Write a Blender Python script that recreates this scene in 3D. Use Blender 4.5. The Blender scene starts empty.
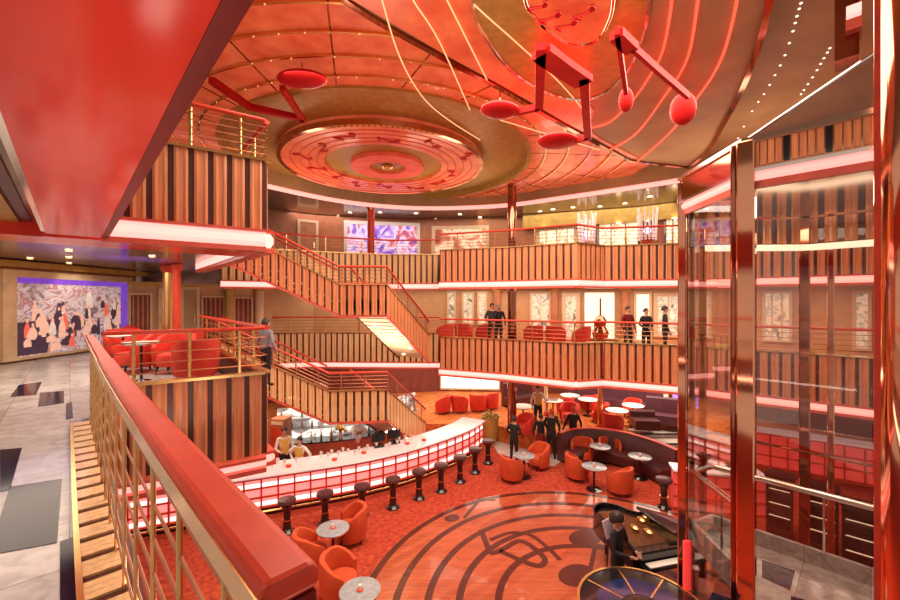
import bpy, bmesh, math, random
from mathutils import Vector, Matrix
random.seed(7)
C = bpy.context.scene.collection
PI = math.pi
EZ = 1.5            # eye height above the near gallery floor
F = 400.0
# ship axes seen from the camera: D along the near gallery, E across it
DX, DY = -0.688, 0.725
EX, EY = 0.725, 0.688
def uv(u, v): return (u*DX + v*EX, u*DY + v*EY)
def at(px, py, d): return Vector(((px-450)*d/F, d, EZ + (300-py)*d/F))
def atz(px, py, z):
    d = (EZ-z)*F/(py-300.0)
    return Vector(((px-450)*d/F, d, z))

# ------------------------------------------------------------------ materials
def new_mat(name):
    m = bpy.data.materials.new(name); m.use_nodes = True
    nt = m.node_tree; b = nt.nodes['Principled BSDF']
    return m, nt, b
def N(nt, t, **kw):
    n = nt.nodes.new(t)
    for k, v in kw.items(): setattr(n, k, v)
    return n
def c4(c): return (c[0], c[1], c[2], 1)
def mat(name, col, rough=0.5, metal=0.0, emit=None, es=0.0, var=0.12, scale=4.0, stretch=(1,1,1), coat=0.0, bump=0.0, spec=.5, rot=0.0):
    m, nt, b = new_mat(name)
    tc = N(nt, 'ShaderNodeTexCoord'); mp = N(nt, 'ShaderNodeMapping'); mp.inputs['Scale'].default_value = stretch; mp.inputs['Rotation'].default_value = (0,0,rot)
    nz = N(nt, 'ShaderNodeTexNoise'); nz.inputs['Scale'].default_value = scale; nz.inputs['Detail'].default_value = 4
    cr = N(nt, 'ShaderNodeValToRGB')
    cr.color_ramp.elements[0].position = .3; cr.color_ramp.elements[1].position = .7
    cr.color_ramp.elements[0].color = c4([max(0, x*(1-var)) for x in col])
    cr.color_ramp.elements[1].color = c4([min(1, x*(1+var)) for x in col])
    L = nt.links.new
    L(tc.outputs['Object'], mp.inputs[0]); L(mp.outputs[0], nz.inputs['Vector']); L(nz.outputs['Fac'], cr.inputs[0])
    L(cr.outputs[0], b.inputs['Base Color'])
    b.inputs['Roughness'].default_value = rough; b.inputs['Metallic'].default_value = metal
    b.inputs['Coat Weight'].default_value = coat; b.inputs['Specular IOR Level'].default_value = spec
    if emit:
        b.inputs['Emission Color'].default_value = c4(emit); b.inputs['Emission Strength'].default_value = es
    if bump:
        bp = N(nt, 'ShaderNodeBump'); bp.inputs['Strength'].default_value = bump
        L(nz.outputs['Fac'], bp.inputs['Height']); L(bp.outputs[0], b.inputs['Normal'])
    return m
def glow(name, col, s, base=None):
    return mat(name, base or col, .4, emit=col, es=s, var=.05)
def two_tone(name, a, b_, scale, rough=.5, sharp=(.45,.55), tex='noise', stretch=(1,1,1), metal=0, emit=0, coat=0):
    m, nt, b = new_mat(name)
    tc = N(nt, 'ShaderNodeTexCoord'); mp = N(nt, 'ShaderNodeMapping'); mp.inputs['Scale'].default_value = stretch
    if tex == 'noise':
        t = N(nt, 'ShaderNodeTexNoise'); t.inputs['Detail'].default_value = 5
    else:
        t = N(nt, 'ShaderNodeTexVoronoi')
    t.inputs['Scale'].default_value = scale
    cr = N(nt, 'ShaderNodeValToRGB')
    cr.color_ramp.elements[0].position, cr.color_ramp.elements[1].position = sharp
    cr.color_ramp.elements[0].color = c4(a); cr.color_ramp.elements[1].color = c4(b_)
    L = nt.links.new
    L(tc.outputs['Object'], mp.inputs[0]); L(mp.outputs[0], t.inputs['Vector']); L(t.outputs[0], cr.inputs[0]); L(cr.outputs[0], b.inputs['Base Color'])
    b.inputs['Roughness'].default_value = rough; b.inputs['Metallic'].default_value = metal
    b.inputs['Coat Weight'].default_value = coat
    if emit:
        L(cr.outputs[0], b.inputs['Emission Color']); b.inputs['Emission Strength'].default_value = emit
    return m
def plank_mat(name, a, b_, rot, width, rough=.3, coat=.3, length=3.0):
    m, nt, b = new_mat(name); L = nt.links.new
    tc = N(nt, 'ShaderNodeTexCoord'); mp = N(nt, 'ShaderNodeMapping'); mp.inputs['Rotation'].default_value = (0,0,rot)
    br = N(nt, 'ShaderNodeTexBrick'); br.inputs['Scale'].default_value = 1
    br.inputs['Brick Width'].default_value = length; br.inputs['Row Height'].default_value = width
    br.inputs['Mortar Size'].default_value = .002
    br.inputs['Color1'].default_value = c4(a); br.inputs['Color2'].default_value = c4(b_); br.inputs['Mortar'].default_value = c4([x*.75 for x in a])
    nz = N(nt, 'ShaderNodeTexNoise'); nz.inputs['Scale'].default_value = 3
    mp2 = N(nt, 'ShaderNodeMapping'); mp2.inputs['Rotation'].default_value = (0,0,rot); mp2.inputs['Scale'].default_value = (.4,6,1)
    mx = N(nt, 'ShaderNodeMix', data_type='RGBA', blend_type='MULTIPLY'); mx.inputs['Factor'].default_value = .5
    cr = N(nt, 'ShaderNodeValToRGB'); cr.color_ramp.elements[0].color = (.55,.5,.5,1); cr.color_ramp.elements[0].position=.35; cr.color_ramp.elements[1].position=.65
    L(tc.outputs['Object'], mp.inputs[0]); L(mp.outputs[0], br.inputs['Vector'])
    L(tc.outputs['Object'], mp2.inputs[0]); L(mp2.outputs[0], nz.inputs['Vector']); L(nz.outputs['Fac'], cr.inputs[0])
    L(br.outputs['Color'], mx.inputs['A']); L(cr.outputs[0], mx.inputs['B']); L(mx.outputs['Result'], b.inputs['Base Color'])
    b.inputs['Roughness'].default_value = rough; b.inputs['Coat Weight'].default_value = coat
    return m
def marble_mat(name, a, b_, dark, rot, size, thr, rough=.12):
    """grey marble tiles, some of them black"""
    m, nt, b = new_mat(name); L = nt.links.new
    tc = N(nt, 'ShaderNodeTexCoord'); mp = N(nt, 'ShaderNodeMapping'); mp.inputs['Rotation'].default_value = (0,0,rot)
    nz = N(nt, 'ShaderNodeTexNoise'); nz.inputs['Scale'].default_value = 5; nz.inputs['Detail'].default_value = 8; nz.inputs['Distortion'].default_value = 1.2
    cr = N(nt, 'ShaderNodeValToRGB'); cr.color_ramp.elements[0].color = c4(b_); cr.color_ramp.elements[1].color = c4(a)
    cr.color_ramp.elements[0].position=.35; cr.color_ramp.elements[1].position=.6
    sc = N(nt, 'ShaderNodeVectorMath', operation='SCALE'); sc.inputs['Scale'].default_value = 1/size
    fl = N(nt, 'ShaderNodeVectorMath', operation='FLOOR')
    wn = N(nt, 'ShaderNodeTexWhiteNoise', noise_dimensions='2D')
    gt = N(nt, 'ShaderNodeMath', operation='GREATER_THAN'); gt.inputs[1].default_value = thr
    mx = N(nt, 'ShaderNodeMix', data_type='RGBA'); mx.inputs['B'].default_value = c4(dark)
    L(tc.outputs['Object'], mp.inputs[0]); L(mp.outputs[0], nz.inputs['Vector']); L(nz.outputs['Fac'], cr.inputs[0])
    L(mp.outputs[0], sc.inputs[0]); L(sc.outputs[0], fl.inputs[0]); L(fl.outputs[0], wn.inputs['Vector'])
    L(wn.outputs['Value'], gt.inputs[0]); L(gt.outputs[0], mx.inputs['Factor'])
    fr = N(nt, 'ShaderNodeVectorMath', operation='FRACTION'); L(sc.outputs[0], fr.inputs[0])
    sx = N(nt, 'ShaderNodeSeparateXYZ'); L(fr.outputs[0], sx.inputs[0])
    mn = N(nt, 'ShaderNodeMath', operation='MINIMUM'); L(sx.outputs[0], mn.inputs[0]); L(sx.outputs[1], mn.inputs[1])
    lt = N(nt, 'ShaderNodeMath', operation='LESS_THAN'); lt.inputs[1].default_value = .012; L(mn.outputs[0], lt.inputs[0])
    tn = N(nt, 'ShaderNodeMix', data_type='RGBA', blend_type='MULTIPLY'); tn.inputs['Factor'].default_value = .35
    L(cr.outputs[0], tn.inputs['A']); L(wn.outputs['Value'], tn.inputs['B'])
    sm = N(nt, 'ShaderNodeMix', data_type='RGBA'); sm.inputs['B'].default_value = c4([x*.45 for x in b_]); L(lt.outputs[0], sm.inputs['Factor']); L(tn.outputs['Result'], sm.inputs['A'])
    L(sm.outputs['Result'], mx.inputs['A']); L(mx.outputs['Result'], b.inputs['Base Color'])
    b.inputs['Roughness'].default_value = rough
    return m
def glass_mat(name, tint=(.95,.93,.92), gloss=.10, grough=.02):
    m, nt, b = new_mat(name); L = nt.links.new
    out = nt.nodes['Material Output']; nt.nodes.remove(b)
    tr = N(nt, 'ShaderNodeBsdfTransparent'); tr.inputs[0].default_value = c4(tint)
    gl = N(nt, 'ShaderNodeBsdfGlossy'); gl.inputs['Roughness'].default_value = grough
    fr = N(nt, 'ShaderNodeLayerWeight'); fr.inputs['Blend'].default_value = .12
    mx = N(nt, 'ShaderNodeMixShader')
    ad = N(nt, 'ShaderNodeMath', operation='ADD', use_clamp=True); ad.inputs[1].default_value = gloss
    L(fr.outputs['Facing'], ad.inputs[0]); L(ad.outputs[0], mx.inputs[0]); L(tr.outputs[0], mx.inputs[1]); L(gl.outputs[0], mx.inputs[2]); L(mx.outputs[0], out.inputs[0])
    return m
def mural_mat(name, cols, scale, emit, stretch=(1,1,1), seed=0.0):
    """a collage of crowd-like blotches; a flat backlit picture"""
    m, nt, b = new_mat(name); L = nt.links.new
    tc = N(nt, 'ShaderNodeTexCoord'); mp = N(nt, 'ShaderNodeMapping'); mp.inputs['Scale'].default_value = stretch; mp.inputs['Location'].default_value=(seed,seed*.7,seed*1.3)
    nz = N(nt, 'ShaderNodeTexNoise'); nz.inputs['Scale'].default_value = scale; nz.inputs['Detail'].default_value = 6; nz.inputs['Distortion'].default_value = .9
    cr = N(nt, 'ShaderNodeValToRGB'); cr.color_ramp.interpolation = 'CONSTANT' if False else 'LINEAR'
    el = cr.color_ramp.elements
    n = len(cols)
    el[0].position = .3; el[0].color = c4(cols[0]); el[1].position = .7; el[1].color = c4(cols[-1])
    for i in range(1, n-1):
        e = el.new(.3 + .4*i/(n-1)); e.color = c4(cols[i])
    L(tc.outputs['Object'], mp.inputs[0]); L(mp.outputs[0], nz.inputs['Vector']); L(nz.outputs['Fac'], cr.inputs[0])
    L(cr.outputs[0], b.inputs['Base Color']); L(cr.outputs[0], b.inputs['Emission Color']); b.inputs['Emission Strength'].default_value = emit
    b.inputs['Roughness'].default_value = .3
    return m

M = {}
M['slat'] = mat('slat_wood', (.66,.25,.105), .38, var=.22, scale=3, stretch=(9,9,.5), coat=.2)
M['slat_pale'] = mat('slat_wood_pale', (.78,.47,.22), .38, var=.18, scale=3, stretch=(9,9,.5), coat=.2)
M['slat_gap'] = mat('dark_slat_gap', (.09,.022,.014), .35)
M['redwood'] = mat('red_lacquered_wood', (.66,.070,.034), .36, var=.12, scale=3, stretch=(3,3,3), spec=.3)
M['redpaint'] = mat('red_gloss_panel', (.86,.070,.045), .13, var=.03, scale=1.0, stretch=(7,1.2,1), spec=.14, bump=.25, rot=-math.atan2(DY,DX)+.25)
M['darkred'] = mat('dark_red_trim', (.20,.022,.020), .3, spec=.15)
M['brass'] = mat('brass', (.80,.50,.20), .22, 1.0, var=.08)
M['copper'] = mat('polished_copper', (.78,.36,.22), .07, 1.0, var=.10, scale=2)
M['bronze'] = mat('dark_bronze_mirror', (.42,.16,.10), .08, 1.0, var=.2, scale=2)
M['chrome'] = mat('chrome', (.80,.74,.70), .10, 1.0, var=.03)
M['pinkglow'] = glow('pink_cove_light', (1.0,.48,.42), .80)
M['pinkdim'] = glow('pink_cove_light_dim', (1.0,.36,.31), .85)
M['redtrim'] = mat('red_cove_trim', (.70,.12,.08), .25, coat=.3)
M['carpet'] = two_tone('mottled_orange_carpet', (.36,.030,.014), (.58,.085,.03), 9, .95, (.35,.65))
M['dance'] = plank_mat('dance_floor_boards', (.50,.10,.045), (.60,.145,.065), -.75, .14, .20, .35, 2.4)
M['inlay'] = mat('dark_wood_inlay', (.10,.020,.014), .25, coat=.1)
M['marble'] = marble_mat('grey_marble_tiles', (.66,.63,.62), (.46,.43,.43), (.02,.015,.045), -math.atan2(DY,DX), .62, 2.0, .22)
M['blackmarble'] = mat('black_marble', (.014,.011,.03), .10, var=.5, scale=6, spec=.12)
M['whitemarble'] = mat('white_marble', (.72,.66,.60), .15, var=.12, scale=3)
M['cream'] = mat('cream_wall', (.74,.54,.33), .5, var=.05)
M['gold'] = mat('gold_leaf_ceiling', (.50,.31,.07), .35, .1, var=.16, scale=6)
M['tan'] = mat('tan_ceiling_veneer', (.47,.30,.15), .5, var=.14, scale=1.2, stretch=(1,1,1))
M['orangeglass'] = two_tone('glowing_orange_glass', (.60,.075,.028), (.78,.17,.06), 2.2, .25, (.3,.7), emit=.24, coat=.2)
M['redglass'] = two_tone('red_note_glass', (.62,.06,.03), (.75,.12,.05), 3, .5, (.3,.7), emit=.22, coat=0)
M['neon'] = glow('red_neon', (1.0,.10,.05), .9)
M['goldlight'] = glow('gold_light_string', (1.0,.62,.30), .55)
M['railmetal'] = mat('dull_red_brass_bar', (.50,.20,.10), .35, .6)
M['note'] = mat('red_note_plastic', (.55,.014,.014), .45, spec=.12)
M['lamp'] = glow('warm_lamp', (1.0,.86,.62), 6)
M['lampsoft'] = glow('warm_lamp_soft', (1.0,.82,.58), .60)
M['star'] = glow('star_light', (1.0,.92,.75), 1.6)
M['window'] = mural_mat('lit_window', [(.08,.10,.11),(.35,.30,.22),(.80,.66,.46),(.36,.38,.34),(.9,.78,.58)], 2.6, .34)
M['crystal'] = glow('crystal_rod', (.9,.75,.70), .12)
M['shopwindow'] = mural_mat('shop_window', [(.30,.10,.05),(.75,.55,.30),(1,.88,.62),(.8,.35,.18),(1,.92,.75)], 2.2, .75, (1,1,1), 3.0)
M['white'] = mat('white_fabric', (.82,.78,.72), .6, var=.04)
M['orangefab'] = mat('orange_velvet', (.62,.085,.022), .8, var=.12)
M['redfab'] = mat('red_velvet', (.66,.040,.020), .7, var=.14)
M['darksofa'] = mat('dark_plum_leather', (.085,.024,.026), .32, var=.15)
M['purplesofa'] = mat('purple_brown_leather', (.13,.045,.065), .4, var=.15)
M['black'] = mat('black_gloss', (.012,.010,.012), .12, var=.2, coat=.5)
M['blackmatte'] = mat('black_fabric', (.014,.012,.014), .75, var=.2)
M['tabletop'] = mat('grey_blue_tabletop', (.36,.40,.44), .15, var=.15, scale=14)
M['glass'] = glass_mat('clear_glass')
M['elevglass'] = glass_mat('lift_glass', (.95,.91,.89), .03)
M['bottleglass'] = mat('bottle_glass', (.12,.16,.08), .08, coat=.5)
M['amberglass'] = mat('amber_glass', (.38,.14,.03), .08, coat=.5)
M['clearbottle'] = mat('clear_bottle', (.72,.70,.66), .08, coat=.5)
M['skin'] = mat('skin', (.58,.30,.20), .5, var=.05)
M['hairdark'] = mat('dark_hair', (.02,.013,.010), .5)
M['yellowvest'] = mat('yellow_vest', (.72,.46,.10), .6)
M['blueshirt'] = mat('grey_blue_shirt', (.24,.25,.31), .7)
M['barfront'] = glow('backlit_pink_panel', (1.0,.24,.22), .75)
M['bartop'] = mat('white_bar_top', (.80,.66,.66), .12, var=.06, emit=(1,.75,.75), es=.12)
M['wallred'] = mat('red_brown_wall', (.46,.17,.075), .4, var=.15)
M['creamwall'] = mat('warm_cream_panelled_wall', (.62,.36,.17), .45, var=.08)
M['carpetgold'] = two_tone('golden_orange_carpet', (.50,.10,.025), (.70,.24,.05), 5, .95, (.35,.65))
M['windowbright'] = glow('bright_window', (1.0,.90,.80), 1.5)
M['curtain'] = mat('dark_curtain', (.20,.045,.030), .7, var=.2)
M['ceilgrey'] = mat('grey_mirror_ceiling', (.30,.22,.21), .16, .6, var=.25, scale=3)
M['deck'] = mat('deck_edge', (.40,.10,.06), .5)

# ------------------------------------------------------------------ mesh builder
class MB:
    def __init__(s): s.bm = bmesh.new(); s.mi = 0
    def face(s, pts):
        vs = [s.bm.verts.new(p) for p in pts]
        try:
            f = s.bm.faces.new(vs); f.material_index = s.mi; return f
        except ValueError: pass
    def grid(s, rows, closed=False, close_v=False):
        """rows of points -> quads"""
        V = [[s.bm.verts.new(p) for p in r] for r in rows]
        n = len(V); m = len(V[0])
        for i in range(n if close_v else n-1):
            for j in range(m if closed else m-1):
                a, b, c, d = V[i][j], V[i][(j+1)%m], V[(i+1)%n][(j+1)%m], V[(i+1)%n][j]
                try: f = s.bm.faces.new((a,b,c,d)); f.material_index = s.mi
                except ValueError: pass
        return V
    def cap(s, ring, rev=False):
        try:
            f = s.bm.faces.new(ring[::-1] if rev else ring); f.material_index = s.mi
        except ValueError: pass
    def box(s, c, d, rz=0, mi=None):
        if mi is not None: s.mi = mi
        cx, cy, cz = c; a, b, h = d[0]/2, d[1]/2, d[2]/2
        cs, sn = math.cos(rz), math.sin(rz)
        P = [(cx + x*cs - y*sn, cy + x*sn + y*cs) for x, y in ((-a,-b),(a,-b),(a,b),(-a,b))]
        s.prism(P, cz-h, cz+h)
    def prism(s, poly, z0, z1, mi=None):
        if mi is not None: s.mi = mi
        lo = [s.bm.verts.new((p[0],p[1],z0)) for p in poly]; hi = [s.bm.verts.new((p[0],p[1],z1)) for p in poly]
        n = len(poly)
        for i in range(n):
            f = s.bm.faces.new((lo[i], lo[(i+1)%n], hi[(i+1)%n], hi[i])); f.material_index = s.mi
        f = s.bm.faces.new(lo[::-1]); f.material_index = s.mi
        f = s.bm.faces.new(hi); f.material_index = s.mi
    def hull8(s, bot, top):
        """general prism from two matching loops of 3-D points"""
        lo = [s.bm.verts.new(p) for p in bot]; hi = [s.bm.verts.new(p) for p in top]; n = len(lo)
        for i in range(n):
            f = s.bm.faces.new((lo[i], lo[(i+1)%n], hi[(i+1)%n], hi[i])); f.material_index = s.mi
        s.cap(lo, True); s.cap(hi)
    def tube(s, path, r, n=8, r2=None, cap=True):
        path = [Vector(p) for p in path]; rows = []
        k = len(path)
        for i, p in enumerate(path):
            t = (path[min(i+1,k-1)] - path[max(i-1,0)]).normalized()
            ref = Vector((0,0,1)) if abs(t.z) < .95 else Vector((1,0,0))
            a = t.cross(ref).normalized(); b = a.cross(t)
            rr = r + (0 if r2 is None else (r2-r)*i/(k-1))
            rows.append([p + a*rr*math.cos(2*PI*j/n) + b*rr*math.sin(2*PI*j/n) for j in range(n)])
        V = s.grid(rows, closed=True)
        if cap: s.cap(V[0]); s.cap(V[-1], True)
    def bar(s, p, q, w, h):
        """rectangular bar, w horizontal, h vertical"""
        s.sweep([p,q], [(-w/2,-h/2),(w/2,-h/2),(w/2,h/2),(-w/2,h/2)])
    def sweep(s, path, prof):
        """profile (side, up) swept along a path, mitred horizontally"""
        path = [Vector(p) for p in path]; k = len(path); rows = []
        for i, p in enumerate(path):
            def side(a, b):
                t = (b-a); t.z = 0; t.normalize(); return Vector((t.y, -t.x, 0))
            if i == 0: sd = side(path[0], path[1])
            elif i == k-1: sd = side(path[-2], path[-1])
            else:
                s1, s2 = side(path[i-1], p), side(p, path[i+1]); sd = (s1+s2).normalized(); sd = sd/max(.4, sd.dot(s1))
            rows.append([p + sd*a + Vector((0,0,b)) for a, b in prof])
        V = s.grid(rows, closed=True); s.cap(V[0]); s.cap(V[-1], True)
    def lathe(s, prof, c=(0,0,0), n=20, a0=0, a1=2*PI):
        full = abs(a1-a0-2*PI) < 1e-6; rows = []
        for r, z in prof:
            cnt = n if full else n+1
            rows.append([(c[0]+r*math.cos(a0+(a1-a0)*j/n), c[1]+r*math.sin(a0+(a1-a0)*j/n), c[2]+z) for j in range(cnt)])
        V = s.grid(rows, closed=full)
        if full:
            if prof[0][0] > 1e-4: s.cap(V[0], True)
            if prof[-1][0] > 1e-4: s.cap(V[-1])
    def ball(s, c, r, n=10, m=7):
        rx, ry, rz = r if hasattr(r, '__len__') else (r, r, r)
        rows = []
        for i in range(m+1):
            a = -PI/2 + PI*i/m; q = max(.02, math.cos(a))
            rows.append([(c[0]+rx*q*math.cos(2*PI*j/n), c[1]+ry*q*math.sin(2*PI*j/n), c[2]+rz*math.sin(a)) for j in range(n)])
        V = s.grid(rows, closed=True); s.cap(V[0], True); s.cap(V[-1])
    def ring(s, c, r0, r1, z0, z1, n=64, sx=1, sy=1):
        pr = [(r0,z0),(r1,z0),(r1,z1),(r0,z1)]
        rows = [[(c[0]+r*sx*math.cos(2*PI*j/n), c[1]+r*sy*math.sin(2*PI*j/n), z) for r, z in pr] for j in range(n)]
        s.grid(rows, closed=True, close_v=True)
    def build(s, name, mats, parent=None, smooth=False, bevel=0, w=False):
        me = bpy.data.meshes.new(name)
        bmesh.ops.recalc_face_normals(s.bm, faces=s.bm.faces)
        if smooth:
            for f in s.bm.faces: f.smooth = True
            for e in s.bm.edges:
                if len(e.link_faces) == 2 and e.calc_face_angle(0) > .7: e.smooth = False
        s.bm.to_mesh(me); s.bm.free()
        o = bpy.data.objects.new(name, me); C.objects.link(o)
        for m in (mats if isinstance(mats, (list,tuple)) else [mats]): me.materials.append(M[m] if isinstance(m, str) else m)
        if parent:
            o.parent = parent
            root = parent if parent.parent is None else parent.parent
            if w and root is parent: o.matrix_parent_inverse = Matrix.Translation(-Vector(root.location))
        if bevel:
            bv = o.modifiers.new('edge', 'BEVEL'); bv.width = bevel; bv.segments = 2; bv.limit_method = 'ANGLE'
        return o
def tag(o, label, cat, group=None, kind=None):
    o['label'] = label
    o['category'] = cat
    if group: o['group'] = group
    if kind: o['kind'] = kind
    return o
def thing(name, label, cat, loc=(0,0,0), rz=0, group=None):
    o = bpy.data.objects.new(name, None); C.objects.link(o)
    o.location = loc; o.rotation_euler = (0,0,rz); o.empty_display_size = .1
    return tag(o, label, cat, group)
def struct(mb, name, mats, label, cat=None, smooth=False):
    o = mb.build(name, mats, None, smooth); return tag(o, label, cat or name.split('_')[0], None, 'structure')
def copy_tree(o, loc, rz, label, group=None, parent=None):
    c = o.copy(); C.objects.link(c)
    for ch in o.children:
        d = ch.copy(); C.objects.link(d); d.parent = c
        for g in ch.children:
            e = g.copy(); C.objects.link(e); e.parent = d
    c.location = loc; c.rotation_euler = (0,0,rz); c['label'] = label
    if group: c['group'] = group
    return c
ORD = ['first','second','third','fourth','fifth','sixth','seventh','eighth','ninth','tenth','eleventh','twelfth','thirteenth']
def resample(path, step):
    """xy(z) path -> list of (point, tangent) every step"""
    P = [Vector(p) for p in path]; out = []; acc = step/2
    for a, b in zip(P, P[1:]):
        L = (b-a).length; t = (b-a)/L
        while acc < L: out.append((a+t*acc, t)); acc += step
        acc -= L
    return out
def smooth_path(P, n=6):
    """Catmull-Rom through the points"""
    P = [Vector(p) for p in P]; out = []
    for i in range(len(P)-1):
        p0 = P[max(i-1,0)]; p1 = P[i]; p2 = P[i+1]; p3 = P[min(i+2,len(P)-1)]
        for k in range(n):
            t = k/n
            out.append(.5*((2*p1)+(p2-p0)*t+(2*p0-5*p1+4*p2-p3)*t*t+(3*p1-p0-3*p2+p3)*t**3))
    out.append(P[-1]); return out
def smooth_loop(P, n=6):
    P = [Vector(p) for p in P]; k = len(P); out = []
    for i in range(k):
        p0, p1, p2, p3 = P[i-1], P[i], P[(i+1)%k], P[(i+2)%k]
        for j in range(n):
            t = j/n
            out.append(.5*((2*p1)+(p2-p0)*t+(2*p0-5*p1+4*p2-p3)*t*t+(3*p1-p0-3*p2+p3)*t**3))
    return out
# ------------------------------------------------------------------ levels
Z1, Z2 = -.27, 2.93          # far decks one and two
Z0, ZP = -3.47, -4.1         # upper floor and sunken bar floor
P1 = [(-.38,14.95),(.8,14.45),(1.97,13.9),(3.98,12.65)]
P1b = [(3.98,12.65),(4.95,12.95)]
P1c = [(4.97,12.93),(6.9,11.95),(8.3,10.75),(9.9,9.5),(12.5,7.4)]
P1z = [(-7.2,16.2),(-5.9,16.6),(-.42,16.4)]
P2 = [(-.38,14.8),(.8,14.4),(2.07,13.95),(4.04,12.85)]
P2b = [(4.04,12.85),(5.2,13.55)]
P2c = [(5.22,13.55),(7.7,13.0),(10,11.3),(12.8,8.6)]
P2z = [(-7.8,13.6),(-6.2,14.6),(-4.77,15.35),(-2.44,16.3),(-.42,16.2)]
W1 = [(-10.45,12.9),(-6.0,17.6),(-2.0,18.6),(3,18.3),(8,16.6),(12,13.8),(16,9.6)]
W2 = [(-12,13.5),(-9,16.2),(-6,18.2),(-2,19.2),(3,18.7),(8,16.9),(12,14),(16,10)]
W0 = [(-14,17),(-6,20.5),(0,22.0),(6,21.2),(12,17.5),(17,12.5)]

# ------------------------------------------------------------------ floors, decks
mb = MB(); mb.prism([(-14,-4),(17,-4),(17,22),(-14,22)], ZP-.3, ZP)
struct(mb, 'floor', 'carpet', 'mottled orange red carpet of the sunken bar lounge', 'floor')
step_edge = [(-14,16.2),(1.6,16.0),(2.6,15.2),(3.6,14.55),(5.2,15.1),(6.85,14.3),(6.85,15.9),(9.4,15.9),(9.4,13.4),(17,10)]
mb = MB(); mb.prism(step_edge + [(17,24),(-14,24)], ZP, Z0)
struct(mb, 'floor_back', 'carpetgold', 'raised golden orange carpet floor with cafe seating behind the bar lounge', 'floor')
mb = MB()
mb.prism([(1.75,14.6),(2.7,13.75),(3.5,13.45),(4.2,14.3),(3.6,14.56),(2.6,15.2),(1.6,16.0)], ZP, ZP+.02)
struct(mb, 'floor_landing', 'whitemarble', 'pale marble patch of floor at the far end of the bar', 'floor')
for k in range(4):
    mb = MB(); z = Z0 - .157*(k+1) + .02
    y1 = 15.9 - .62*k; mb.mi = 0
    mb.prism([(6.86,y1-.62),(9.39,y1-.62),(9.39,y1),(6.86,y1)], ZP, z)
    mb.prism([(6.86,y1-.70),(9.39,y1-.70),(9.39,y1-.60),(6.86,y1-.60)], z-.03, z+.012, 1)
    o = mb.build('marble_step', ['whitemarble','black'])
    tag(o, 'white marble step with black nosing, %s from the top' % ORD[k], 'step', 'marble steps down to the lounge')
# dance floor
DC = Vector((2.85,7.1,ZP)); 
mb = MB(); mb.prism([(DC.x+4.6*math.cos(2*PI*i/96), DC.y+4.6*math.sin(2*PI*i/96)) for i in range(96)], ZP-.02, ZP+.02)
df = thing('dance_floor', 'round polished wooden dance floor with inlaid music staff rings and notes', 'dance floor', DC)
df['kind'] = 'structure'
mb.build('floor_boards', 'dance', df, w=True)
mb = MB()
zi = ZP+.0205
for r in (4.5,3.87,3.28,2.70,1.98): mb.ring((DC.x,DC.y,0), r-.07, r+.07, zi-.005, zi+.003, 96)
mb.build('inlaid_staff_ring', 'inlay', df, w=True)
def flat_curve(mb, pts, w, z, h=.006):
    pts = [Vector((p[0],p[1],z)) for p in pts]
    mb.sweep(pts, [(-w/2,-h),(w/2,-h),(w/2,h*.5),(-w/2,h*.5)])
def px_floor(L, z): return [atz(x,y,z) for x,y in L]
def blob(mb, px, py, rx, ry, z, rot=0):
    c = atz(px,py,z); mb.prism([(c.x+rx*math.cos(a)*math.cos(rot)-ry*math.sin(a)*math.sin(rot), c.y+rx*math.cos(a)*math.sin(rot)+ry*math.sin(a)*math.cos(rot)) for a in [2*PI*i/28 for i in range(28)]], z-.005, z+.004)
mb = MB()
flat_curve(mb, smooth_path(px_floor([(481,530),(487,545),(492,553),(505,548),(520,541),(535,549),(545,560),(538,566),(520,560),(500,551)], zi)), .13, zi+.004)
flat_curve(mb, smooth_path(px_floor([(490,540),(510,533),(530,535),(548,548),(560,560)], zi)), .10, zi+.004)
mb.build('treble_clef_inlay', 'inlay', df, w=True)
for (a,b,cx,cy) in ((450,518,452,518),(597,548,585,538),(572,575,577,575)):
    mb = MB(); blob(mb, cx, cy, .42 if cy>530 else .2, .30 if cy>530 else .16, zi, .5)
    c = atz(cx+12,cy,zi)
    flat_curve(mb, [c, (c.x+.5, c.y+1.0, 0), (c.x+.9,c.y+.9,0)], .09, zi+.003)
    mb.build('note_inlay', 'inlay', df, w=True)

# near gallery
lf = [uv(*p) for p in ((-3,-6),(-3,.05),(1.5,.06),(6.86,.10),(6.84,.32),(6.52,2.10),(8,2.16),(12.2,2.4),(16,3.5),(21,3.5),(21,-6))]
mb = MB(); mb.prism(lf, -.30, 0)
struct(mb, 'floor_gallery', 'marble', 'grey marble tile floor of the near gallery', 'floor')
tile = 0
def qtile(u0,u1,v0,v1,lab):
    mb = MB(); mb.prism([uv(u0,v0),uv(u1,v0),uv(u1,v1),uv(u0,v1)], -.004, .004)
    o = mb.build('marble_tile', 'blackmarble'); tag(o, lab, 'tile', 'black marble tiles of the gallery floor')
    o['kind']='structure'
def uvpx(px,py,z=0):
    p = atz(px,py,z); return (DX*p.x+DY*p.y, EX*p.x+EY*p.y)
def pxtile(quad, lab):
    mb = MB(); mb.prism([tuple(atz(x,y,0)[:2]) for x,y in quad], -.004, .004)
    o = mb.build('marble_tile', 'blackmarble'); tag(o, lab, 'tile', 'black marble tiles of the gallery floor', 'structure')
pxtile([(0,450),(22,448),(10,490),(0,492)], 'black floor tile partly out of view beside the large black tile')
pxtile([(10,487),(62,479),(57,543),(-12,556)], 'large black marble tile in the gallery floor')
pxtile([(60,542),(80,535),(84,604),(60,604)], 'narrow black border tile at the foot of the balustrade')
pxtile([(19,385),(42,382),(36,395),(10,397)], 'smoke grey tile far down the gallery')
pxtile([(40,393),(64,391),(64,403),(38,407)], 'dark grey tile halfway down the gallery')
pxtile([(66,404),(72,402),(73,418),(66,420)], 'small dark tile beside the far balustrade')
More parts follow.
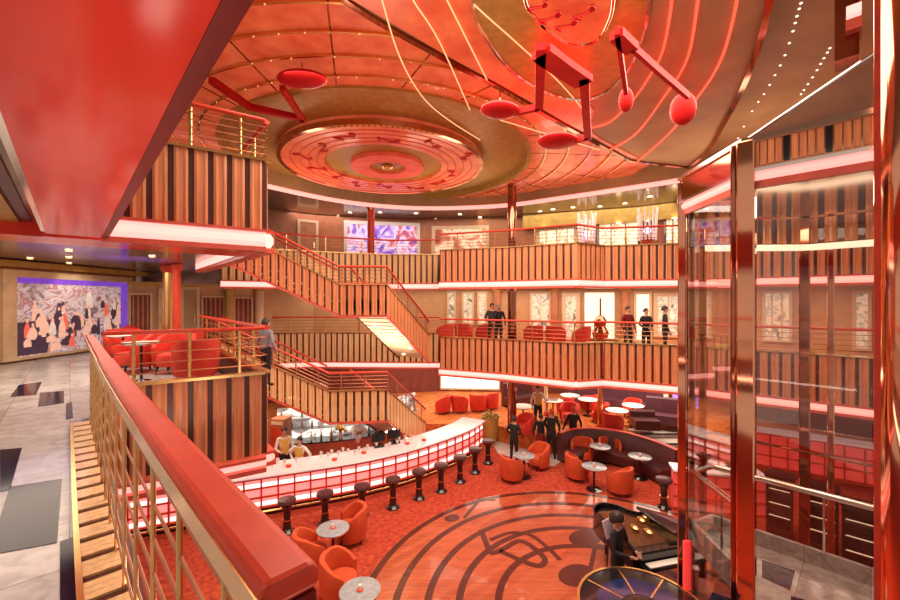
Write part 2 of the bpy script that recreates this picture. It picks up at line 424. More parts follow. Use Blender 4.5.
# decks one and two beyond the void
mb = MB(); mb.prism(P1z + P1 + P1b + P1c + [(16.5,9.6)] + W1[::-1], -.95, Z1)
struct(mb, 'floor_deck', ['carpet'], 'red carpeted floor of the far middle balcony', 'floor')
mb = MB(); mb.prism(P2z + P2 + P2b + P2c + [(16.5,10)] + W2[::-1], 2.05, Z2)
struct(mb, 'floor_upper_deck', ['ceilgrey'], 'deck of the far upper balcony with mirrored underside', 'floor')
ud = [uv(*p) for p in ((7.6,-6),(7.6,2.25),(12.4,2.5),(14,3.2),(21,3.2),(21,-6))]
mb = MB(); mb.prism(ud, 2.46, 3.2)
mb.prism([uv(*p) for p in ((-3,-6),(-3,-.23),(7.6,-.23),(7.6,-6))], 2.46, 3.2)
struct(mb, 'ceiling_gallery', 'ceilgrey', 'mirrored grey ceiling above the near gallery', 'ceiling')

# ------------------------------------------------------------------ walls
def wall(path, z0, z1, t=.15):
    mb = MB(); mb.sweep([(x,y,0) for x,y in path], [(-t,z0),(0,z0),(0,z1),(-t,z1)]); return mb
struct(wall(W1, Z1, 2.1), 'wall_middle', 'creamwall', 'warm cream back wall of the middle deck with lit windows', 'wall')
struct(wall(W2, Z2, 5.5), 'wall_upper', 'wallred', 'red brown back wall of the upper deck', 'wall')
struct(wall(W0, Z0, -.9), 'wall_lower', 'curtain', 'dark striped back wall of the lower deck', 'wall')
struct(wall([(-10.45,6.0),(-10.45,13.3)], 0, 2.5), 'wall_left', 'wallred', 'left gallery wall carrying the big mural', 'wall')

mb = MB(); mb.sweep([(x,y,0) for x,y in W1], [(0,1.98),(.10,1.98),(.14,2.1),(0,2.1)]); struct(mb, 'trim_2', 'gold', 'gold cornice along the top of the middle deck wall', 'trim')
mb = MB(); mb.box((-10.32,10.5,2.36),(.22,6.5,.14)); struct(mb, 'trim_3', 'gold', 'gold cornice above the big mural', 'trim')
def onwall(px, W, off=0.0):
    kx = (px-450)/F
    for a, b in zip(W, W[1:]):
        ax, ay = a; bx, by = b; den = (bx-ax) - kx*(by-ay)
        if abs(den) < 1e-9: continue
        t = (kx*ay - ax)/den
        if -1e-6 <= t <= 1+1e-6:
            p = Vector((ax+(bx-ax)*t, ay+(by-ay)*t, 0)); tg = Vector((bx-ax, by-ay, 0)).normalized()
            if p.y > 1: return p + Vector((tg.y,-tg.x,0))*off, tg
    return None
def zat(py, d): return EZ + (300-py)*d/F
def panel_on(W, px0, px1, py0, py1, name, label, cat, frame='cream', fill='window', fw=.09, muntin=0, kind=None, depth=.05, z0=None, group=None, fm=.0, part='glass_pane'):
    a, tg = onwall(px0, W, .01); b, _ = onwall(px1, W, .01)
    d = (a.y+b.y)/2; zt, zb = zat(py0, d), zat(py1, d)
    if z0 is not None: zb = z0
    t = (b-a); L = t.length; t.normalize(); n = Vector((t.y,-t.x,0))
    root = thing(name, label, cat, (a.x+b.x and (a.x+b.x)/2, (a.y+b.y)/2, zb), 0, group)
    if kind: root['kind'] = kind
    def bx(mb, s0, s1, za, zb_, d0, d1):
        p = [a+t*s0+n*d0, a+t*s1+n*d0, a+t*s1+n*d1, a+t*s0+n*d1]
        mb.prism([(q.x,q.y) for q in p], za, zb_)
    mb = MB()
    bx(mb, 0, fw, zb, zt, 0, depth+.03); bx(mb, L-fw, L, zb, zt, 0, depth+.03)
    bx(mb, fw, L-fw, zt-fw, zt, 0, depth+.03); bx(mb, fw, L-fw, zb, zb+fw, 0, depth+.03)
    fo = mb.build('frame', frame, root, w=True)
    for k in range(muntin):
        mb = MB(); s = L*(k+1)/(muntin+1); bx(mb, s-.025, s+.025, zb+fw, zt-fw, 0, depth+.01); mb.build('glazing_bar' if cat!='curtain' else 'fold', frame if cat!='curtain' else 'wallred', fo, w=True)
    mb = MB(); bx(mb, fw, L-fw, zb+fw, zt-fw, 0, depth)
    po = mb.build(part, fill, root, w=True)
    if cat == 'door':
        mb = MB(); bx(mb, L-fw-.10, L-fw-.06, zb+.9, zb+1.15, depth, depth+.05); mb.build('door_handle', 'brass', po, w=True)
    return root

# the big mural
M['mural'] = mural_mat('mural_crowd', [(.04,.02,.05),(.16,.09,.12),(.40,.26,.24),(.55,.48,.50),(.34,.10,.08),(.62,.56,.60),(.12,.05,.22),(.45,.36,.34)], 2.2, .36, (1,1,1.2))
M['muralframe'] = mat('pale_gold_frame', (.72,.56,.34), .3, .3)
mroot = thing('mural', 'large framed mural of a crowded party at the end of the gallery', 'mural', (-10.4,11.2,.03))
mx = -10.38
mb = MB()
for (y0,y1,z0,z1) in ((9.25,9.55,.05,2.22),(12.85,13.05,.05,2.22),(9.55,12.85,2.05,2.22),(9.55,12.85,.05,.12)):
    mb.box((mx,(y0+y1)/2,(z0+z1)/2), (.10,y1-y0,z1-z0))
mb.build('frame', 'muralframe', mroot, w=True)
mb = MB(); mb.box((mx-.02,11.2,1.09), (.06,3.3,1.95)); mb.build('picture', 'mural', mroot, w=True)
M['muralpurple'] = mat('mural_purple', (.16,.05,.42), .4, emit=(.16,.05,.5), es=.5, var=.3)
mb = MB(); mb.box((mx+.012,11.2,1.98), (.01,3.3,.14)); mb.box((mx+.012,12.72,1.05), (.01,.24,1.8))
mb.build('purple_border', 'muralpurple', mroot, w=True)
# crowd figures painted in the mural, as low relief shapes
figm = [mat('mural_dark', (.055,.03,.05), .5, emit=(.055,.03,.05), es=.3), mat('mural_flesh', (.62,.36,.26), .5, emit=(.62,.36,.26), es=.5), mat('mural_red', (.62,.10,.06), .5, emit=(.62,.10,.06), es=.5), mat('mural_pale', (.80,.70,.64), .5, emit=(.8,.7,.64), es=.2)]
mb = MB(); rr = random.Random(5)
for k in range(60):
    y = 9.7+rr.random()*2.9; zb = .15+1.25*(1-k/60)*(.6+.4*rr.random()); h = .18+rr.random()*.34
    mb.mi = rr.choice([0,0,0,1,1,2,3]); w = .05+rr.random()*.08; X = mx+.012+k*.0004
    pts = [(X,y-w,zb),(X,y+w,zb),(X,y+w*.9,zb+h*.6),(X,y+w*.3,zb+h),(X,y-w*.5,zb+h*.95),(X,y-w*1.1,zb+h*.55)]
    mb.face(pts); mb.mi = 1
    cz = zb+h+.045; mb.face([(X+.0002,y+.035*math.cos(a),cz+.05*math.sin(a)) for a in [2*PI*i/10 for i in range(10)]])
mb.mi = 0; mb.face([(mx+.0115,9.56,.15),(mx+.0115,10.3,.15),(mx+.0115,10.45,1.0),(mx+.0115,9.56,.95)])
mb.build('painted_figures', figm, mroot, w=True)

# middle deck wall: left part (px 127..290) doors and curtains, gold surrounds
wi = [0]
def win(W, a, b, c, d, lab, cat='window', **k):
    wi[0] += 1
    return panel_on(W, a, b, c, d, 'window_%d' % wi[0], lab, cat, kind='structure', **k)
panel_on(W1, 128, 152, 293, 345, 'curtain', 'dark red striped curtain in a pale arch beside the mural', 'curtain', 'cream', 'curtain', .06, 4, z0=-.2, part='drape')
panel_on(W1, 158, 166, 288, 345, 'door_1', 'cream framed doorway left of the brass column', 'door', 'cream', 'wallred', .09, kind='structure', z0=-.2, part='door_leaf')
panel_on(W1, 180, 199, 287, 345, 'door_2', 'cream framed open doorway right of the brass column', 'door', 'cream', 'tan', .09, kind='structure', z0=-.2, part='door_leaf')
panel_on(W1, 201, 224, 296, 345, 'curtain', 'dark red striped curtain between the cream doorway and gold pilaster', 'curtain', 'cream', 'curtain', .05, 4, z0=-.2, part='drape')
panel_on(W1, 233, 252, 297, 345, 'curtain', 'dark red curtain left of the tall cream pilaster behind the lounge', 'curtain', 'cream', 'curtain', .05, 3, z0=-.2, part='drape')
def column(x, y, z0, z1, r, name, label, m='brass', ringm='redwood'):
    t = thing(name, label, 'column', (x,y,z0)); t['kind'] = 'structure'
    mb = MB(); mb.lathe([(r,0),(r,z1-z0)], (0,0,0), 16); mb.build('shaft', m, t, True)
    mb = MB(); mb.lathe([(r*1.5,0),(r*1.5,.08),(r*1.2,.14),(r*1.01,.16)], (0,0,0), 16); mb.build('base', ringm, t, True)
    mb = MB(); mb.lathe([(r*1.01,z1-z0-.2),(r*1.3,z1-z0-.14),(r*1.5,z1-z0-.06),(r*1.5,z1-z0)], (0,0,0), 16); mb.build('capital', ringm, t, True)
    return t
p = at(168,300,11.0); column(p.x, p.y, 0, 2.45, .13, 'column', 'thick brass column in the gallery lounge left of the red post')
p = at(177,300,10.6); column(p.x, p.y, 0, 2.45, .09, 'column', 'red lacquered post beside the brass column in the gallery lounge', 'redwood')
for px_, lab in ((228,'gold pilaster behind the gallery lounge between two curtains'),(258,'tall cream pilaster behind the man on the stairs')):
    p,_ = onwall(px_, W1, .15); column(p.x,p.y,-.27,2.05,.16,'pilaster',lab,'gold' if px_==228 else 'cream','gold')
# middle deck windows (px 290..700)
win(W1, 447, 456, 291, 318, 'small framed display window at the left end of the middle deck', fill='window', z0=.35)
win(W1, 462, 474, 292, 320, 'square lit display window with grey panes left of the suited man', muntin=1, z0=.35)
win(W1, 477, 487, 292, 322, 'narrow lit display window beside the square one on the middle deck', z0=.35)
win(W1, 530, 551, 292, 330, 'white framed lit window right of the tall brass column on the middle deck', muntin=1, z0=.1)
panel_on(W1, 562, 580, 293, 345, 'door_3', 'white framed glass door left of the cello alcove', 'door', 'cream', 'window', .16, kind='structure', z0=-.25, part='glass_pane')
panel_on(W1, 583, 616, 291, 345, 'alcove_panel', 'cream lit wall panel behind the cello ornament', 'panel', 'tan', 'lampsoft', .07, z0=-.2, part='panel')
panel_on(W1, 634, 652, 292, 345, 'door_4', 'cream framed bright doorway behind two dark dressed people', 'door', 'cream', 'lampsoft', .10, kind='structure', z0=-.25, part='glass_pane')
win(W1, 654, 684, 293, 340, 'large white framed shop window right of the bright doorway', muntin=1, z0=0, fw=.14)
win(W1, 696, 712, 291, 335, 'framed lit window seen behind the left lift glass', z0=0)
win(W1, 762, 792, 291, 335, 'shelved shop window of small coloured goods seen through the lift', z0=0, muntin=2)
win(W1, 852, 872, 291, 340, 'bright tall window at the right edge behind the lift', z0=-.1)
for px_, lab in ((497,'dark red pilaster behind the suited man'),(555,'dark red pilaster left of the glass door'),(625,'dark red pilaster between cello alcove and bright doorway'),(722,'red pilaster seen between the lift posts')):
    p,_ = onwall(px_, W1, .12); column(p.x,p.y,Z1,2.05,.17,'pilaster',lab,'wallred','gold')
# cello ornament
p,_ = onwall(600, W1, .5); t = thing('cello', 'reddish cello shaped ornament standing against the cream panel', 'ornament', (p.x,p.y,Z1))
mb = MB(); mb.lathe([(.02,.1),(.30,.18),(.36,.42),(.22,.66),(.27,.9),(.16,1.08),(.05,1.14)], (0,0,0), 18); o = mb.build('body', 'bronze', t, True); o.scale = (1,.4,1)
mb = MB(); mb.tube([(0,0,1.1),(0,0,1.85)], .04); mb.build('neck', 'bronze', t)
mb = MB(); mb.tube([(0,0,0),(0,0,.15)], .02); mb.build('spike', 'brass', t)

# upper deck wall
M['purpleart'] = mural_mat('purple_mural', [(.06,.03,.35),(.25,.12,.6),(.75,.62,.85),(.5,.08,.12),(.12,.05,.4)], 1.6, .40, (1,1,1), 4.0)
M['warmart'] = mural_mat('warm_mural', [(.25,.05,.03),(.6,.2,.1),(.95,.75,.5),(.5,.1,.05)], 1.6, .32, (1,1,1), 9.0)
panel_on(W2, 344, 420, 222, 262, 'mural', 'purple lit mural in a white frame on the upper deck', 'mural', 'white', 'purpleart', .16, z0=Z2+.3, part='picture')
panel_on(W2, 432, 489, 226, 262, 'mural', 'warm red and gold mural in a pale frame on the upper deck', 'mural', 'cream', 'warmart', .16, z0=Z2+.3, part='picture')
panel_on(W2, 297, 318, 220, 255, 'door_5', 'pale framed doorway at the left end of the upper deck', 'door', 'cream', 'wallred', .12, kind='structure', z0=Z2, part='door_leaf')
panel_on(W2, 536, 578, 226, 262, 'shop_front', 'bright shop front left of the tall glass wall lamp on the upper deck', 'shop', 'cream', 'shopwindow', .18, 3, z0=Z2, part='glass_pane')
panel_on(W2, 597, 640, 216, 262, 'shop_front', 'black framed bright shop front between the two glass lamps on the upper deck', 'shop', 'black', 'shopwindow', .10, 2, z0=Z2, part='glass_pane')
panel_on(W2, 664, 692, 215, 262, 'shop_front', 'black framed bright shop front beside the lift on the upper deck', 'shop', 'black', 'shopwindow', .10, 2, z0=Z2, part='glass_pane')
# yellow pelmet over the shop fronts
a,_ = onwall(524, W2); b,_ = onwall(700, W2)
pts = [a] + [Vector((x,y,0)) for x,y in W2 if a.x < x < b.x] + [b]
mb = MB(); mb.sweep([(q.x,q.y,0) for q in pts], [(0,4.75),(.35,4.75),(.35,5.38),(0,5.38)])
tag(mb.build('pelmet', 'gold'), 'yellow gold pelmet above the bright upper shop fronts', 'pelmet')
for px_, lab in ((587,'tall crystal wall lamp between the bright shop fronts'),(651,'large crystal wall lamp with purple glow near the lift')):
    p,_ = onwall(px_, W2, .8); t = thing('crystal_lamp', lab, 'lamp', (p.x,p.y,Z2))
    mb = MB(); mb.lathe([(.35,0),(.35,.1),(.22,.2),(.22,.9),(.3,1.0)], (0,0,0), 16); mb.build('pedestal', 'redwood', t, True)
    mb = MB()
    for k in range(14):
        a_ = 2*PI*k/14; mb.tube([(.30*math.cos(a_),.30*math.sin(a_),.95),(.36*math.cos(a_),.36*math.sin(a_),2.0+.25*(k%2))], .035, 6)
    mb.build('crystal_rods', 'crystal', t)
    mb = MB(); mb.ball((0,0,1.35), .14); mb.build('bulb', glow('violet_bulb_%d' % px_, (.75,.5,1.0), 2.5), t, True)
# ------------------------------------------------------------------ balustrades
SLAT = [(-.082,0),(.082,0),(.082,.018),(.052,.030),(.02,.020),(-.02,.020),(-.052,.030),(-.082,.018)]
def slat_front(mb, path, zb, zt, pitch=.235, wide=.172, back=.05):
    """dark backing with fluted wooden slats on the viewer's side; path xy"""
    P = [(x,y,0) for x,y in path]
    mb.mi = 1; mb.sweep(P, [(-back,zb),(0,zb),(0,zt),(-back,zt)])
    mb.mi = 0; k = wide/.17
    for p, t in resample(P, pitch):
        n = Vector((t.y,-t.x,0)); 
        poly = [p + t*a*k + n*b for a,b in SLAT]
        mb.prism([(q.x,q.y) for q in poly], zb+.01, zt-.01)
def balustrade(name, label, path, zb, zt, zs, zr, cat='balustrade', wood='slat', glow_='pinkglow', bars=4, post_step=1.4, rail_r=.035, pitch=.235, strip_out=.10):
    P = [(x,y,0) for x,y in path]; mid = Vector(P[len(P)//2])
    root = thing(name, label, cat, (mid.x,mid.y,zs))
    mb = MB(); slat_front(mb, path, zb, zt, pitch); mb.build('slat_panel', [wood,'slat_gap'], root, w=True)
    if zs is not None and glow_:
        mb = MB(); h = zb-zs
        mb.sweep(P, [(-.1,zs+.02),(strip_out*.55,zs+.02),(strip_out,zs+h*.35),(strip_out,zs+h*.65),(strip_out*.55,zb-.03),(-.1,zb-.03)])
        mb.build('light_strip', glow_, root, w=True)
        mb = MB(); mb.sweep(P, [(-.1,zs-.05),(strip_out+.02,zs-.05),(strip_out+.02,zs+.02),(-.1,zs+.02)])
        mb.sweep(P, [(-.1,zb-.03),(strip_out+.01,zb-.03),(strip_out+.01,zb+.012),(-.1,zb+.012)])
        mb.build('strip_trim', 'redtrim', root, w=True)
    mb = MB(); mb.sweep(P, [(-.08,zt-.01),(.06,zt-.01),(.06,zt+.03),(-.08,zt+.03)]); mb.build('sill', 'brass', root, w=True)
    mb = MB(); mb.sweep([(x,y,zr) for x,y in path], [(rail_r*math.cos(a)*1.3, rail_r*math.sin(a)) for a in [2*PI*i/8 for i in range(8)]]); mb.build('handrail', 'redwood', root, w=True)
    for p, t in resample(P, post_step):
        mb = MB(); mb.tube([(p.x,p.y,zt),(p.x,p.y,zr)], .022, 6); mb.build('post', 'brass', root, w=True)
    for k in range(bars):
        z = zt + (zr-zt)*(k+1)/(bars+1)
        mb = MB(); mb.sweep([(x,y,z) for x,y in path], [(.009*math.cos(a), .009*math.sin(a)) for a in [2*PI*i/5 for i in range(5)]]); mb.build('rail_bar', 'railmetal', root, w=True)
    return root
b1 = dict(zb=-1.05, zt=.13, zs=-1.27, zr=.79)
b2 = dict(zb=2.17, zt=3.33, zs=1.94, zr=3.93)
balustrade('balustrade', 'slatted balustrade across the middle of the far middle balcony', P1, **b1)
balustrade('balustrade', 'short turned slatted balustrade at the corner of the far middle balcony', P1b, **b1)
balustrade('balustrade', 'slatted balustrade of the middle balcony running right behind the lift', P1c, **b1)
balustrade('balustrade', 'slatted balustrade of the middle deck behind the upper staircase', P1z, wood='slat_pale', **b1)
balustrade('balustrade', 'slatted balustrade across the middle of the far upper balcony', P2, **b2)
balustrade('balustrade', 'short turned slatted balustrade at the corner of the far upper balcony', P2b, **b2)
balustrade('balustrade', 'slatted balustrade of the upper balcony running right behind the lift', P2c, **b2)
balustrade('balustrade', 'pale slatted balustrade of the upper deck under the purple mural', P2z, wood='slat_pale', **b2)
# near left platforms, one above the other
PL = [uv(6.75,.30), uv(6.40,2.16)]
PLs = [uv(6.43,2.2), uv(12.3,2.5)]
balustrade('balustrade', 'big slatted balustrade of the red chair lounge across the void', PL, -.86, .38, -1.02, 1.07, glow_='pinkdim', bars=4, post_step=.62, rail_r=.028, strip_out=.16)
balustrade('balustrade', 'side balustrade of the red chair lounge facing the bar', PLs, -.86, .38, -1.02, 1.07, glow_='pinkdim', strip_out=.12)
PU = [uv(6.72,.30), uv(6.40,2.16)]
balustrade('balustrade', 'big slatted balustrade of the upper platform above the red chair lounge', PU, 2.55, 3.62, 2.28, 4.25, bars=5, post_step=.62, rail_r=.03, strip_out=.12)
balustrade('balustrade', 'side balustrade of the upper platform facing the bar', PLs, 2.55, 3.62, 2.28, 4.25)
# red bulkhead over the near balustrade and across the end of the gallery
mb = MB()
mb.prism([uv(*p) for p in ((-3,-.21),(-3,.285),(6.66,.285),(6.66,-.21))], 2.28, 3.2, 0)
mb.prism([uv(*p) for p in ((-3,.285),(-3,.345),(6.66,.345),(6.66,.285))], 2.275, 3.2, 1)
mb.prism([uv(*p) for p in ((-3,-.25),(-3,-.21),(6.66,-.21),(6.66,-.25))], 2.30, 3.2, 2)
struct(mb, 'ceiling_soffit', ['redpaint','darkred','chrome'], 'glossy red soffit running over the near balustrade', 'soffit')
mb = MB()
mb.prism([uv(*p) for p in ((6.90,-.25),(6.84,.30),(6.52,2.12),(7.75,2.18),(7.75,-1.8),(6.95,-1.8),(6.95,-.25))], 2.27, 3.15)
struct(mb, 'ceiling_bulkhead', 'redpaint', 'red bulkhead across the far end of the soffit under the upper platform', 'soffit')
# gallery ceiling bands left of the soffit
for v0, v1, z, m, lab in ((-.42,-.34,2.44,'purplesofa','purple mirrored ceiling band beside the red soffit'),(-.62,-.44,2.42,'gold','gold ceiling band left of the red soffit'),(-.74,-.66,2.44,'purplesofa','dark purple ceiling band left of the gold band')):
    mb = MB(); mb.prism([uv(*p) for p in ((-3,v0),(-3,v1),(7.2,v1),(7.2,v0))], z, 2.6)
    tag(mb.build('ceiling_band', m), lab, 'ceiling band', None, 'structure')
mb = MB(); mb.prism([uv(*p) for p in ((8.2,-3),(8.2,2.2),(8.34,2.2),(8.34,-3))], 2.42, 2.6); tag(mb.build('ceiling_band','brass'), 'brass ceiling band across the gallery beyond the bulkhead', 'ceiling band', None, 'structure')

# the near balustrade, right beside the camera
R = [uv(6.62,.175),(uv(4.2,.185)),uv(2.6,.20),uv(1.6,.222),uv(1.0,.238),uv(.62,.25)]
Rp = [Vector((x,y,0)) for x,y in smooth_path([(x,y,0) for x,y in R], 6) for x,y in [(x,y)]] if False else smooth_path([(x,y,0) for x,y in R], 6)
root = thing('balustrade', 'near balustrade with wide red wooden cap beside the marble gallery floor', 'balustrade', Rp[12])
def cap_prof(w, z): return [(-w/2,z-.045),(w/2,z-.045),(w/2+.004,z-.02),(w/2-.008,z),(-w/2+.008,z),(-w/2-.004,z-.02)]
half = [p for p in Rp if p.y < 2.95]
far_ = [p for p in Rp if p.y >= 2.90]
mb = MB(); mb.sweep(far_+[half[0]], cap_prof(.082,1.07)); mb.build('cap_rail', 'redwood', root, w=True)
# near end rounds off to the right
last = half[-1]; tdir = (half[-1]-half[-2]).normalized(); nrm = Vector((tdir.y,-tdir.x,0))
mb = MB(); mb.sweep(half, cap_prof(.094,1.075)); mb.build('cap_rail', 'redwood', root, w=True, bevel=.014)
mb = MB(); mb.sweep(half, [(.128/2-.006+.0,1.028),(.128/2+.010,1.028),(.128/2+.010,1.062),(.128/2-.006,1.062)]) if False else mb.sweep(Rp, [(.030,1.0),(.048,1.0),(.052,1.056),(.034,1.056)])
mb.build('brass_edge', 'brass', root, w=True)
mb = MB(); mb.sweep(Rp, [(-.040,1.0),(.03,1.0),(.03,1.03),(-.040,1.03)]); mb.build('under_rail', 'darkred', root, w=True)
# toe and slatted skirt on the gallery side, path reversed side is +side towards camera
mb = MB(); mb.mi = 1
mb.sweep(Rp, [(-.03,0),(.15,0),(.15,.012),(-.03,.012)])
mb.mi = 0
for p, t in resample(Rp, .235):
    n = Vector((t.y,-t.x,0))
    for s0,s1 in ((-.084,-.030),(-.027,.027),(.030,.084)):
        q0 = p+t*s0; q1 = p+t*s1; q = [q0+n*.15, q1+n*.15, q1-n*.02, q0-n*.02]
        mb.prism([(v.x,v.y) for v in q], .01, .026)
mb.build('slat_border', ['slat_pale','slat_gap'], root, w=True)
mb = MB(); mb.sweep(Rp, [(.15,-.002),(.178,-.002),(.178,.034),(.15,.034)]); mb.build('brass_toe', 'brass', root, w=True)
for i, (p, t) in enumerate(resample(Rp, .42)):
    mb = MB(); mb.tube([(p.x,p.y,.0),(p.x,p.y,1.02)], .009, 8); mb.build('post', 'brass', root, w=True)
for k in range(7):
    z = .14+.125*k
    mb = MB(); mb.sweep([(p.x,p.y,z) for p in Rp], [(.006*math.cos(a), .006*math.sin(a)) for a in [2*PI*i/6 for i in range(6)]]); mb.build('rail_bar', 'railmetal', root, w=True)
mb = MB(); mb.sweep([(p.x+EX*.05,p.y+EY*.05,0) for p in Rp], [(-.025,-.8),(.025,-.8),(.025,.0),(-.025,.0)]); mb.build('outer_fascia', 'slat_gap', root, w=True)

# ------------------------------------------------------------------ stairs
def flight(root, p0, p1, w, n, name='tread'):
    """treads from p0 (top) to p1 (bottom) on the near edge; width w to the far (left-hand) side"""
    p0, p1 = Vector(p0), Vector(p1); d = p1-p0; dh = Vector((d.x,d.y,0)); t = dh.normalized(); s = Vector((-t.y,t.x,0))*w
    mb = MB()
    for k in range(n):
        a = p0 + dh*(k/n); z = p0.z + d.z*(k+1)/n
        b = a + dh/n
        q = [a, b, b+s, a+s]; mb.prism([(v.x,v.y) for v in q], z-.05, z)
    mb.build('treads', 'marble', root, w=True)
    # underside with pale slats
    mb = MB(); mb.mi = 1
    lo0 = p0 + Vector((0,0,-.30)); lo1 = p1 + Vector((0,0,-.30))
    mb.hull8([lo0, lo1, lo1+s, lo0+s], [v+Vector((0,0,.12)) for v in (lo0, lo1, lo1+s, lo0+s)])
    mb.mi = 0; m = max(6, int(d.length/.22))
    for k in range(m):
        a = lo0 + d*(k/m); b = lo0 + d*((k+.72)/m)
        bt = [a, b, b+s, a+s]
        mb.hull8([v+Vector((0,0,-.05)) for v in bt], bt)
    mb.build('soffit', ['cream','slat_gap'], root, w=True)
    return s
def sloped_side(root, pts, off, zb=-.46, zt=.46, zr=1.0, wood='slat'):
    """slatted stringer, rail, bars and posts following the polyline pts (x,y,z)"""
    P = [Vector(p) for p in pts]
    mb = MB(); mb.mi = 1
    mb.sweep([p for p in P], [(-.05,zb),(0,zb),(0,zt),(-.05,zt)])
    mb.mi = 0
    for p, t in resample(P, .235):
        th = Vector((t.x,t.y,0)).normalized(); n = Vector((th.y,-th.x,0)); sl = t.z/max(1e-6, Vector((t.x,t.y,0)).length)
        poly = [(p + th*a + n*b, a*sl) for a,b in SLAT]
        mb.hull8([q+Vector((0,0,zb+.01)) for q,s_ in [(Vector((q.x,q.y,p.z+dz)),0) for q,dz in poly]], [q+Vector((0,0,zt-.01)) for q in [Vector((q.x,q.y,p.z+dz)) for q,dz in poly]])
    mb.build('stringer', [wood,'slat_gap'], root, w=True)
    mb = MB(); mb.sweep([p+Vector((0,0,zr)) for p in P], [(.045*math.cos(a), .038*math.sin(a)) for a in [2*PI*i/8 for i in range(8)]]); mb.build('handrail','redwood',root,w=True)
    mb = MB(); mb.sweep([p+Vector((0,0,zb)) for p in P], [(-.06,-.06),(.05,-.06),(.05,.0),(-.06,.0)]); mb.build('bottom_trim','redtrim',root,w=True)
    mb = MB(); mb.sweep([p+Vector((0,0,zt)) for p in P], [(-.06,-.01),(.05,-.01),(.05,.03),(-.06,.03)]); mb.build('top_trim','brass',root,w=True)
    for k in range(4):
        z = zt + (zr-zt)*(k+1)/5
        mb = MB(); mb.sweep([p+Vector((0,0,z)) for p in P], [(.011*math.cos(a), .011*math.sin(a)) for a in [2*PI*i/5 for i in range(5)]]); mb.build('rail_bar','railmetal',root,w=True)
    for p, t in resample(P, .7):
        mb = MB(); mb.tube([p+Vector((0,0,zt)), p+Vector((0,0,zr))], .02, 6); mb.build('baluster','railmetal',root,w=True)
def staircase(label, dz, T, L1, L2, B, n1, n2, wood):
    root = thing('staircase', label, 'staircase', (L1[0],L1[1],B[2]+dz))
    T, L1, L2, B = [Vector(p)+Vector((0,0,dz)) for p in (T,L1,L2,B)]
    t1 = Vector((L1.x-T.x, L1.y-T.y,0)).normalized(); s1 = Vector((-t1.y,t1.x,0))*1.35
    flight(root, T, L1, 1.35, n1); 
    # landing
    t2 = Vector((B.x-L2.x,B.y-L2.y,0)).normalized(); s2 = Vector((-t2.y,t2.x,0))*1.35
    mb = MB(); poly = [L1, L2, L2+s2, L1+s1*1.0]
    mb.prism([(v.x,v.y) for v in poly], L1.z-.35, L1.z); mb.build('landing','marble',root,w=True)
    flight(root, L2, B, 1.35, n2)
    sloped_side(root, [T, L1, L2, B], 0, wood=wood)
    for (a,b,s) in ((T,L1,s1),(L2,B,s2)):     # far side rail
        mb = MB(); mb.sweep([a+s+Vector((0,0,1)), b+s+Vector((0,0,1))], [(.045*math.cos(q), .038*math.sin(q)) for q in [2*PI*i/8 for i in range(8)]]); mb.build('handrail','redwood',root,w=True)
        mb = MB(); mb.sweep([a+s, b+s], [(-.02,-.4),(.02,-.4),(.02,.35),(-.02,.35)]); mb.build('inner_stringer','slat_gap',root,w=True)
    for k in range(6):
        q = L2 + (B-L2)*((k+.5)/6) + s2*(.3+.4*(k%2)) + Vector((0,0,-.37))
        mb = MB(); mb.lathe([(.05,0),(.05,.02)], (q.x,q.y,q.z), 10); mb.build('spot_light','lamp',root,w=True)
    return root
ST = dict(T=(-6.5,10.9,3.2), L1=(-3.3,12.0,1.5), L2=(-1.9,12.0,1.5), B=(-.75,14.4,-.27))
staircase('upper staircase winding from the upper platform down to the middle balcony', 0, n1=10, n2=10, wood='slat', **ST)
SB = dict(T=(-6.5,10.9,3.2), L1=(-3.6,11.9,1.52), L2=(-1.9,12.1,1.52), B=(-.9,14.6,-.27))
SBl = {k:(v[0],v[1],v[2]) for k,v in SB.items()}
staircase('lower staircase winding from the red chair lounge down behind the bar', -3.2, n1=10, n2=10, wood='slat_pale', **SBl)

# ------------------------------------------------------------------ columns of the atrium
p = at(512,300,15.2); column(p.x, p.y, Z0, 6.1, .17, 'column', 'tall reddish column rising past the middle of both far balconies', 'bronze', 'brass')
p = at(371,300,16.9); column(p.x, p.y, Z2, 5.5, .15, 'column', 'red column in front of the purple mural on the upper deck', 'redwood', 'brass')
p = at(600,300,15.5); column(p.x, p.y, Z0, -.95, .10, 'column', 'slim brass column in the cafe behind the three dark dressed people')
p = at(546,300,17.2); column(p.x, p.y, Z0, -.95, .08, 'column', 'slim pale column behind the waiter', 'cream')

# ------------------------------------------------------------------ the big ceiling
HC = 6.1
ring = smooth_path([(-9.5,9.0,0),(-7.9,11.6,0),(-6.4,13.9,0),(-4.6,15.9,0),(-2.6,17.0,0),(-.4,17.3,0),(2.3,16.8,0),(4.3,15.6,0),(6.2,14.3,0),(7.8,13.1,0),(9.6,11.2,0),(11.5,8.6,0),(12.6,6.0,0)], 6)
mb = MB(); mb.prism([(-11,3.2),(-3,-2.5),(15,-2.5),(16,8),(13,16),(6,20),(-4,20),(-12,15)], HC, HC+.25)
struct(mb, 'ceiling', 'tan', 'tan veneered atrium ceiling with strings of star lights', 'ceiling')
mb = MB(); mb.prism([(p.x,p.y) for p in ring] + [(17,6),(17,12),(13,17),(4,21),(-6,20.5),(-13,16),(-12,9)], 5.38, 5.60)
struct(mb, 'ceiling_upper_gallery', 'ceilgrey', 'mirrored ceiling of the upper deck gallery around the atrium', 'ceiling')
mb = MB(); mb.sweep(ring, [(-.04,5.40),(.06,5.40),(.06,HC),(-.04,HC)]); struct(mb, 'trim_1', 'tan', 'curved tan fascia around the big ceiling', 'trim')
